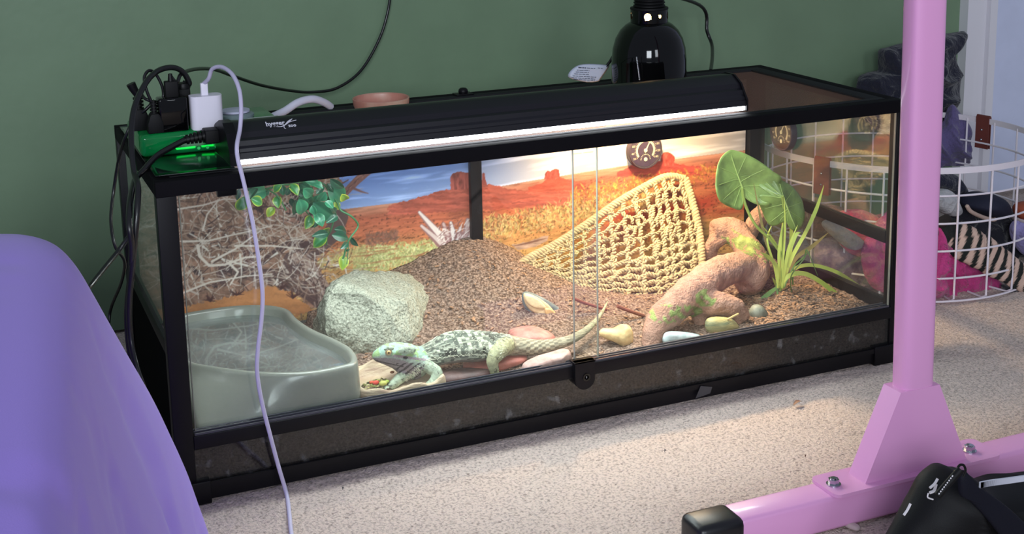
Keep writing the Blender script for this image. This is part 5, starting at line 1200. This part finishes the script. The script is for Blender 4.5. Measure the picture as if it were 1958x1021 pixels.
MB().tube(spline([at(u, v, -.664) for u, v in ((1838, 905), (1832, 895), (1836, 889), (1843, 890), (1846, 900), (1842, 912))], 5), .0014, 8).obj('pull_loop', NY, bg_)
MB().tube(spline([at(u, v, -.668) for u, v in ((1836, 898), (1822, 914), (1806, 932), (1793, 948))], 5), [.0042]*16, 10).obj('pull_tab', BLACKM, bg_)
BPM = mat('bag_print', (214, 210, 214), .5)
for pts, r in (([(1793, 915), (1787, 925), (1778, 933)], .0016), ([(1790, 926), (1786, 938), (1778, 942)], .0018), ([(1775, 943), (1774, 951), (1784, 955)], .0009), ([(1741, 963), (1735, 975), (1728, 985)], .0016)):
    MB().tube(spline([at(u, v, -.643 if u > 1750 else -.612) for u, v in pts], 5), r, 6).obj('white_print', BPM, bg_)
lm = MB()
for k in range(9): lm.tube([at(1822-3.2*k, 909+4.2*k, -.6725), at(1820.3-3.2*k, 911.6+4.2*k, -.6725)], .0007, 5)
o = lm.obj('tab_lettering', BPM, bg_, fix=False); o['kind'] = 'stuff'

# ================================================================ WIRE LAUNDRY BASKET
BC = Vector((1.565, .455, 0)); BR = .290; BH = .270
bk = thing('laundry_basket', 'round white wire laundry basket with leather handles right of the terrarium', 'basket', BC)
def ring_pts(r, z, n=72): return [(BC.x+r*math.cos(2*math.pi*k/n), BC.y+r*math.sin(2*math.pi*k/n), z) for k in range(n)]
V = []; F = []; n_ = 96
for k in range(n_):
    a = 2*math.pi*k/n_
    for r, z in ((BR+.0014, BH-.012), (BR+.0014, BH), (BR-.0014, BH), (BR-.0014, BH-.012)): V.append((BC.x+r*math.cos(a), BC.y+r*math.sin(a), z))
for k in range(n_):
    for j in range(4): a = k*4; b_ = ((k+1) % n_)*4; F.append((a+j, b_+j, b_+(j+1) % 4, a+(j+1) % 4))
meshobj('rim_band', V, F, WIRE, bk, True, 40)
for i, z in enumerate((.214, .160, .106, .052, .006)):
    MB().tube(ring_pts(BR-.004, z), .0021, 8, True).obj('ring_wire', WIRE, bk)
NWi = 26
for k in range(NWi):
    a = 2*math.pi*(k+.35)/NWi; r = BR-.001
    MB().tube([(BC.x+r*math.cos(a), BC.y+r*math.sin(a), z) for z in (BH-.006, .012)]+[(BC.x+(r-.010)*math.cos(a), BC.y+(r-.010)*math.sin(a), .005), (BC.x+(r-.05)*math.cos(a), BC.y+(r-.05)*math.sin(a), .004)], .0021, 7).obj('upright_wire', WIRE, bk)
LEA = mat('brown_leather', (104, 52, 46), .5, bump=('noise', 120, .3, .001), var=.1)
qa, qb = atz(1878, 226, .27)-BC, atz(1578, 312, .262)-BC
for az in (math.atan2(qa.y, qa.x), math.atan2(qb.y, qb.x)):
    p = Vector((BC.x+(BR+.0)*math.cos(az), BC.y+BR*math.sin(az), 0)); rd = Vector((math.cos(az), math.sin(az), 0)); tg = Vector((-math.sin(az), math.cos(az), 0))
    V = []; F = []; pr = [(.0045, BH-.068), (.0045, BH+.001), (.003, BH+.005), (0, BH+.0065), (-.003, BH+.005), (-.0045, BH+.001), (-.0045, BH-.068)]; th = [(.0025, BH-.068), (.0025, BH), (-.0025, BH), (-.0025, BH-.068)]
    lp_ = [(a, z) for a, z in pr]+[(a, z) for a, z in th[::-1]]; m_ = len(lp_)
    for s in (-1, 1):
        for a, z in lp_: V.append(p+rd*a+tg*s*.0165+Vector((0, 0, z)))
    F = [(i, (i+1) % m_, m_+(i+1) % m_, m_+i) for i in range(m_)]+[tuple(range(m_-1, -1, -1)), tuple(range(m_, 2*m_))]
    ho = meshobj('leather_handle', V, F, LEA, bk, True, 40)
    mb = MB()
    for z in (BH-.026, BH-.048):
        for sd in (-1, 1): mb.bm(ell(p+rd*.0052*sd+Vector((0, 0, z)), (.0026, .0026, .0026), 2))
    mb.obj('rivet', CHROME, ho)

# ================================================================ CLOTHES IN AND BEHIND THE BASKET
def cloth(name, label, cat, px, Y, D, c, fold=(60, .006), amp=.008, seed=0, back=.8, rings=26, n=140, p=2.6, rough=.85, c2=None, bump=None, **kw):
    m = mat(name+str(seed), c, rough, c2=c2, vscale=kw.get('vs', 40), bump=bump or ('noise', 26, .9, .03), sheen=.25, ramp=kw.get('ramp', (.35, .65)))
    sx, sa = fold; an = kw.get('an', .8)
    def f(b_, r):
        w1 = nz(b_, 9, seed)*2.2; w2 = nz(b_, 17, seed+3)*1.5
        a1 = abs(math.sin((b_.x*math.cos(an)+b_.z*math.sin(an))*sx*.5+w1*2)); a2 = abs(math.sin((b_.x*math.sin(an*1.7)-b_.z*math.cos(an*1.7))*sx*.33+w2*2+1))
        return sa*(1.5*(1-a1)**1.6-.6)+sa*(1.2*(1-a2)**1.6-.5)
    o = puff(name, [at(u, v, Y) for u, v in px], D, m, None, rings=rings, n=n, p=p, amp=amp, nscale=14, fold=f, back=back, seed=seed, fine=.002); tag(o, label, cat); return o
cloth('jacket', 'dark navy jacket heaped against the wall behind the terrarium right end', 'clothing', [(1640, 160), (1662, 142), (1684, 136), (1684, 100), (1700, 90), (1735, 82), (1760, 80), (1775, 62), (1812, 64), (1844, 60), (1838, 76), (1822, 92), (1818, 110), (1828, 140), (1832, 170), (1826, 200), (1812, 232), (1806, 262), (1700, 260), (1640, 210)], .66, .06, (22, 24, 42), (60, .016), .016, 1)
cloth('jacket', 'lower folds of the navy jacket hanging behind the pink upright', 'clothing', [(1690, 200), (1800, 196), (1822, 208), (1814, 236), (1810, 262), (1786, 300), (1784, 330), (1700, 330)], .60, .05, (20, 22, 38), (50, .007), .010, 2) if False else None
cloth('sweater', 'muted purple sweater hanging over the back of the basket', 'clothing', [(1786, 262), (1806, 240), (1820, 200), (1836, 218), (1848, 240), (1852, 268), (1850, 300), (1838, 316), (1800, 318), (1780, 330), (1776, 290)], .58, .035, (92, 82, 126), (90, .014), .008, 3, an=.3)
cloth('white_garment', 'crumpled white garment in the basket below the navy shoe', 'clothing', [(1770, 372), (1790, 364), (1812, 362), (1826, 378), (1834, 400), (1826, 412), (1806, 410), (1784, 396)], .36, .03, (186, 184, 186), (90, .006), .006, 4)
cloth('navy_shirt', 'navy shirt with light piping at the back of the basket', 'clothing', [(1760, 335), (1790, 328), (1822, 332), (1840, 352), (1848, 372), (1830, 380), (1800, 362), (1760, 352)], .42, .03, (26, 28, 48), (60, .005), .006, 5)
cloth('dark_clothes', 'dark blue-black clothes filling the right side of the basket', 'clothing', [(1820, 380), (1850, 372), (1890, 372), (1935, 400), (1958, 420), (1990, 480), (1985, 560), (1930, 570), (1880, 520), (1850, 470), (1815, 430)], .40, .07, (30, 30, 42), (70, .018), .016, 6)
cap = thing('cap', 'navy cap with a beige brim edge lying in the basket', 'cap', at(1885, 395, .34))
puff('crown', [at(u, v, .34) for u, v in ((1846, 392), (1858, 374), (1880, 368), (1906, 374), (1920, 390), (1916, 408), (1890, 414), (1862, 404))], .05, mat('cap_navy', (28, 30, 50), .8, bump=('noise', 300, .3, .002)), cap, rings=10, n=48, amp=.003)
MB().tube(spline([at(u, v, .300) for u, v in ((1848, 392), (1856, 404), (1876, 414), (1896, 420), (1904, 419))], 5), [.002]+[.0042]*18+[.0042, .002], 10).obj('brim_edge', mat('cap_beige', (190, 164, 150), .8), cap)
cloth('white_band', 'white elastic band curled on the navy cap', 'clothing', [(1884, 386), (1892, 388), (1900, 396), (1895, 396), (1888, 391)], .285, .003, (190, 190, 200), (10, .0), .0, 7, n=30, rings=4) if False else None
cloth('pink_shirt', 'magenta pink shirt spilling through the front of the basket', 'clothing', [(1700, 400), (1740, 396), (1778, 402), (1800, 440), (1830, 480), (1862, 505), (1890, 520), (1908, 540), (1912, 570), (1902, 583), (1880, 578), (1850, 572), (1800, 572), (1760, 566), (1700, 562), (1660, 540), (1650, 470)], .245, .045, (190, 60, 126), (70, .017), .012, 8, an=-.5)
cloth('red_shirt', 'bright pink-red shirt seen through the right glass side of the terrarium', 'clothing', [(1600, 416), (1640, 400), (1680, 412), (1712, 410), (1720, 440), (1716, 480), (1690, 492), (1640, 492), (1610, 470)], .30, .055, (206, 44, 96), (80, .016), .012, 9)
cloth('grey_shirt', 'light grey ribbed cloth under the pink-red shirt inside the basket', 'clothing', [(1572, 428), (1592, 422), (1650, 460), (1640, 476), (1620, 474), (1590, 450)], .26, .02, (150, 138, 138), (240, .003), .003, 10, n=50)
cloth('purple_clothes', 'dusky purple patterned clothes low in the basket behind the terrarium side', 'clothing', [(1560, 470), (1600, 455), (1640, 480), (1700, 488), (1720, 520), (1716, 570), (1680, 590), (1620, 560), (1570, 530)], .33, .05, (92, 74, 104), (50, .010), .010, 11, c2=(150, 130, 140), vs=60)
cloth('brown_jumper', 'dark maroon jumper at the left edge of the basket', 'clothing', [(1540, 400), (1580, 390), (1640, 410), (1650, 450), (1600, 480), (1550, 470)], .42, .05, (74, 40, 50), (40, .010), .010, 12)
cloth('patterned_cloth', 'blue and white patterned cloth at the bottom of the basket', 'clothing', [(1740, 572), (1776, 575), (1830, 572), (1876, 574), (1886, 584), (1862, 592), (1810, 596), (1776, 598), (1740, 596)], .215, .030, (206, 204, 212), (60, .004), .004, 13, c2=(70, 80, 120), vs=70, ramp=(.47, .53))
cloth('lavender_garment', 'pale lavender garment at the right edge of the photo behind the basket', 'clothing', [(1934, 432), (1950, 418), (1985, 420), (2000, 460), (1985, 490), (1958, 488), (1940, 462)], .30, .03, (150, 142, 196), (60, .006), .006, 14)
ts = thing('toy_shoe', 'small dark shoe with an orange-brown patch above the lavender garment', 'shoe', at(1955, 400, .30))
puff('upper', [at(u, v, .30) for u, v in ((1945, 398), (1955, 388), (1975, 386), (1990, 400), (1985, 420), (1960, 422), (1948, 414))], .03, mat('shoe_orange', (170, 84, 60), .7), ts, rings=8, n=40); puff('sole', [at(u, v, .30) for u, v in ((1944, 416), (1960, 422), (1988, 420), (1990, 428), (1960, 430), (1945, 424))], .032, mat('shoe_sole', (190, 178, 180), .7), ts, rings=6, n=36)
# striped sleeve: alternating bands as geometry of one knitted tube
sk = thing('striped_sleeve', 'black and cream striped knitted sleeve lying across the basket', 'clothing', at(1860, 470, .22))
ctr_ = spline([at(u, v, y) for u, v, y in ((1792, 428, .225), (1815, 446, .215), (1845, 464, .20), (1880, 484, .19), (1915, 506, .185), (1950, 530, .18), (1985, 550, .18))], 12); wd_ = fsp([.020, .030, .034, .034, .030, .026, .024], 12)
V = []; F = []; CC = []; n_ = 26; acc = 0; lens = [0]
for a, b_ in zip(ctr_, ctr_[1:]): lens.append(lens[-1]+(b_-a).length)
P2 = []; M2 = 150
for i in range(M2+1):
    l = lens[-1]*i/M2; k = max(j for j in range(len(lens)-1) if lens[j] <= l+1e-9); f = (l-lens[k])/(lens[k+1]-lens[k]); P2.append((ctr_[k].lerp(ctr_[k+1], f), wd_[k]*(1-f)+wd_[k+1]*f, (ctr_[k+1]-ctr_[k]).normalized(), l))
for p, w_, t_, l in P2:
    s_ = Vector((t_.x, t_.y, t_.z)).cross(Vector((0, 1, 0))).normalized(); nn = s_.cross(t_).normalized()
    for k in range(n_):
        a = 2*math.pi*k/n_; wob = 1+.10*nz(p+s_*math.cos(a)*w_, 60, 2); q = p+s_*math.cos(a)*w_*wob+nn*math.sin(a)*w_*.42*wob; V.append(q)
        st_ = ((l+.006*nz(q, 40, 5)+.010*math.cos(a)) / .0235) % 1; CC.append((206, 176, 160) if (st_ < .5 and l > .035) else (26, 30, 28))
for i in range(M2):
    for k in range(n_): F.append((i*n_+k, i*n_+(k+1) % n_, (i+1)*n_+(k+1) % n_, (i+1)*n_+k))
F.append(tuple(range(n_-1, -1, -1))); F.append(tuple(M2*n_+k for k in range(n_)))
o = meshobj('knit_tube', V, F, mat('knit_stripes', (200, 200, 200), .9, attr='Col', bump=('noise', 300, .6, .002)), sk); cols(o, linA(CC))
puff('sleeve_opening', [at(u, v, .205) for u, v in ((1790, 424), (1798, 414), (1812, 410), (1820, 418), (1814, 430), (1798, 436))], .004, mat('opening_dark', (40, 34, 30), .9), sk, rings=5, n=30)
cloth('black_strap', 'dark strap trailing on the carpet right of the basket', 'strap', [(1915, 545), (1940, 548), (1975, 570), (1990, 590), (1960, 584), (1930, 568)], .19, .012, (28, 28, 34), (40, .001), .002, 15, n=40, rings=6)

# ================================================================ PURPLE BED
BEDM = mat('purple_sheet', (164, 132, 236), .75, bump=('noise', 700, .25, .0006), sheen=.2)
sil = [(-420, 520), (-300, 500), (-150, 490), (0, 488), (60, 489), (100, 497), (130, 512), (158, 543), (186, 590), (214, 640), (255, 712), (300, 790), (330, 852), (357, 912), (378, 970), (396, 1021), (412, 1080)]
Y0 = -.30; P0 = spline([at(u, v, Y0) for u, v in sil], 6)
z_last = P0[-1].z; x_last = P0[-1].x
P0 += [Vector((x_last+.02*(k/6), Y0, z_last*(1-k/6)+.002)) for k in range(1, 7)]
ND = 90; V = []; F = []; m_ = len(P0)
for i in range(ND+1):
    t = i/ND
    y = .10-1.30*t
    if y > Y0: s = (y-Y0)/(.10-Y0); drop = 1-(1-math.sqrt(max(0, 1-s*s)))*1.0; fl_ = -.9*(y-Y0)*.0
    for k, p in enumerate(P0):
        if y >= Y0:
            s = (y-Y0)/(.10-Y0); q = math.sqrt(max(0, 1-s**2.6)); x = p.x-(1-q)*.22; z = p.z*q
        else:
            r_ = (y-CAM.y)/(Y0-CAM.y) if y > CAM.y else 0; x = CAM.x+(p.x-CAM.x)*(1-.55*(1-r_)) if p.x > CAM.x else p.x; z = p.z
            x = min(x, p.x); x = p.x-(Y0-y)*.20*max(0, (p.x+.25))/.25
        # soft drape folds that grow down the side
        hgt_ = 1-p.z/.47; g_ = max(0, min(1, hgt_*1.5+.05)); cs = k/m_
        d = .010*g_*math.sin(y*26+cs*7+1.5*nz((x, y, z), 5, 2))+.012*nz((x*1.2, y*1.8, z*.9), 6, 4)*min(1, .25+g_)+.003*nz((x, y*1.2, z*2.2), 22, 8)
        if y > Y0-.04: d *= max(0, min(1, (Y0-y+.0)/.04)) if y < Y0 else 0
        V.append((x-abs(d)*.8 if d < 0 else x-d*.2, y, max(.002, z-max(0, -d)*.7)))
for i in range(ND):
    for k in range(m_-1): a = i*m_+k; F.append((a, a+1, a+m_+1, a+m_))
o = meshobj('sheet', V, F, BEDM, None)
bd_ = thing('bed', 'bed corner under a smooth purple sheet at the left edge', 'bed', (-.35, -.6, 0))
o.parent = bd_; o.location = -bd_.location; o.name = 'fitted_sheet'
so_ = o.modifiers.new('thick', 'SOLIDIFY'); so_.thickness = .002; so_.offset = -1
MB().box(-1.1, -1.15, .06, -.30, -.32, .40, .05).obj('mattress', mat('mattress', (120, 110, 160), .8), bd_)

# ================================================================ LITTER ON THE CARPET
def leafbit(u, v, L, W2, an, c_, lab, k):
    p = atz(u, v, .003); d = Vector((math.cos(an), math.sin(an), 0)); s = Vector((-d.y, d.x, 0)); V = []; F = []
    for lay in (0, 1):
        for i in range(7):
            t = i/6; w_ = W2*math.sin(math.pi*t)**.7 if 0 < t < 1 else .0002; zc = .002+.003*math.sin(math.pi*t)
            for j in (-1, 0, 1): V.append(p+d*L*(t-.5)+s*w_*j+Vector((0, 0, zc+abs(j)*w_*.4+lay*.0004)))
    for i in range(6):
        for j in range(2): f = (i*3+j, i*3+j+1, (i+1)*3+j+1, (i+1)*3+j); F.append(f[::-1]); F.append(tuple(21+q for q in f))
        F.append((i*3, (i+1)*3, 21+(i+1)*3, 21+i*3)); F.append((i*3+2, 21+i*3+2, 21+(i+1)*3+2, (i+1)*3+2))
    o = meshobj('leaf_scrap', V, F, mat('scrap%d' % k, c_, .8)); tag(o, lab, 'debris')
leafbit(1525, 774, .022, .0035, .3, (150, 118, 96), 'curled dry leaf scrap on the carpet in front of the terrarium', 0)
leafbit(1694, 757, .007, .0016, .2, (70, 50, 48), 'tiny dark brown fleck on the carpet near the pink upright', 1)
leafbit(1540, 876, .004, .0012, .9, (92, 62, 50), 'tiny brown crumb on the carpet above the left rack bolt', 2)
leafbit(656, 938, .006, .0010, 1.2, (40, 36, 40), 'tiny black splinter on the carpet near the white cable', 3)
leafbit(1272, 866, .004, .0012, .5, (90, 84, 84), 'tiny grey crumb on the carpet at the centre front', 4)
tp = thing('clear_tape', 'torn piece of clear tape stuck under the terrarium front edge', 'tape', atz(1340, 752, 0))
q = atz(1345, 750, .006); mb = MB(); pa, pb_, pc_, pd_ = at(1330, 762, -.006), at(1358, 752, -.006), at(1362, 740, -.0055), at(1340, 738, -.0055)
mb.add([pa, pb_, pc_, pd_]+[p+Vector((0, .0006, 0)) for p in (pa, pb_, pc_, pd_)], [(0, 1, 2, 3), (7, 6, 5, 4), (0, 4, 5, 1), (1, 5, 6, 2), (2, 6, 7, 3), (3, 7, 4, 0)]); mb.obj('tape_strip', mat('tape_grey', (52, 52, 58), .3, coat=.4), tp, smooth=False)
o = puff('lint', [atz(u, v, .004) for u, v in ((1610, 992), (1630, 1000), (1646, 1008), (1640, 1014), (1622, 1008), (1612, 1002))], .003, mat('lint_white', (190, 170, 170), .9), None, rings=5, n=30, amp=.002, axis=(0, 0, 1)); tag(o, 'small white lint tuft on the carpet below the pink foot bar', 'debris')

for o in list(bpy.data.objects):
    if o.parent is None and o.get('category'):
        n = o.name.split('.')[0]
        g = {'stone': 'stones on the terrarium soil', 'slate_stone': 'stones on the terrarium soil', 'flat_rock': 'flat slabs around the lizard', 'twig': 'twigs on the terrarium soil', 'black_plug': 'black plugs on the power strip', 'dial_gauge': 'dial gauges in the terrarium', 'leaf_scrap': 'scraps on the carpet', 'power_cable': 'thick black power cables', 'thin_cable': 'thin black cables'}.get(n)
        if g and not o.get('group'): o['group'] = g
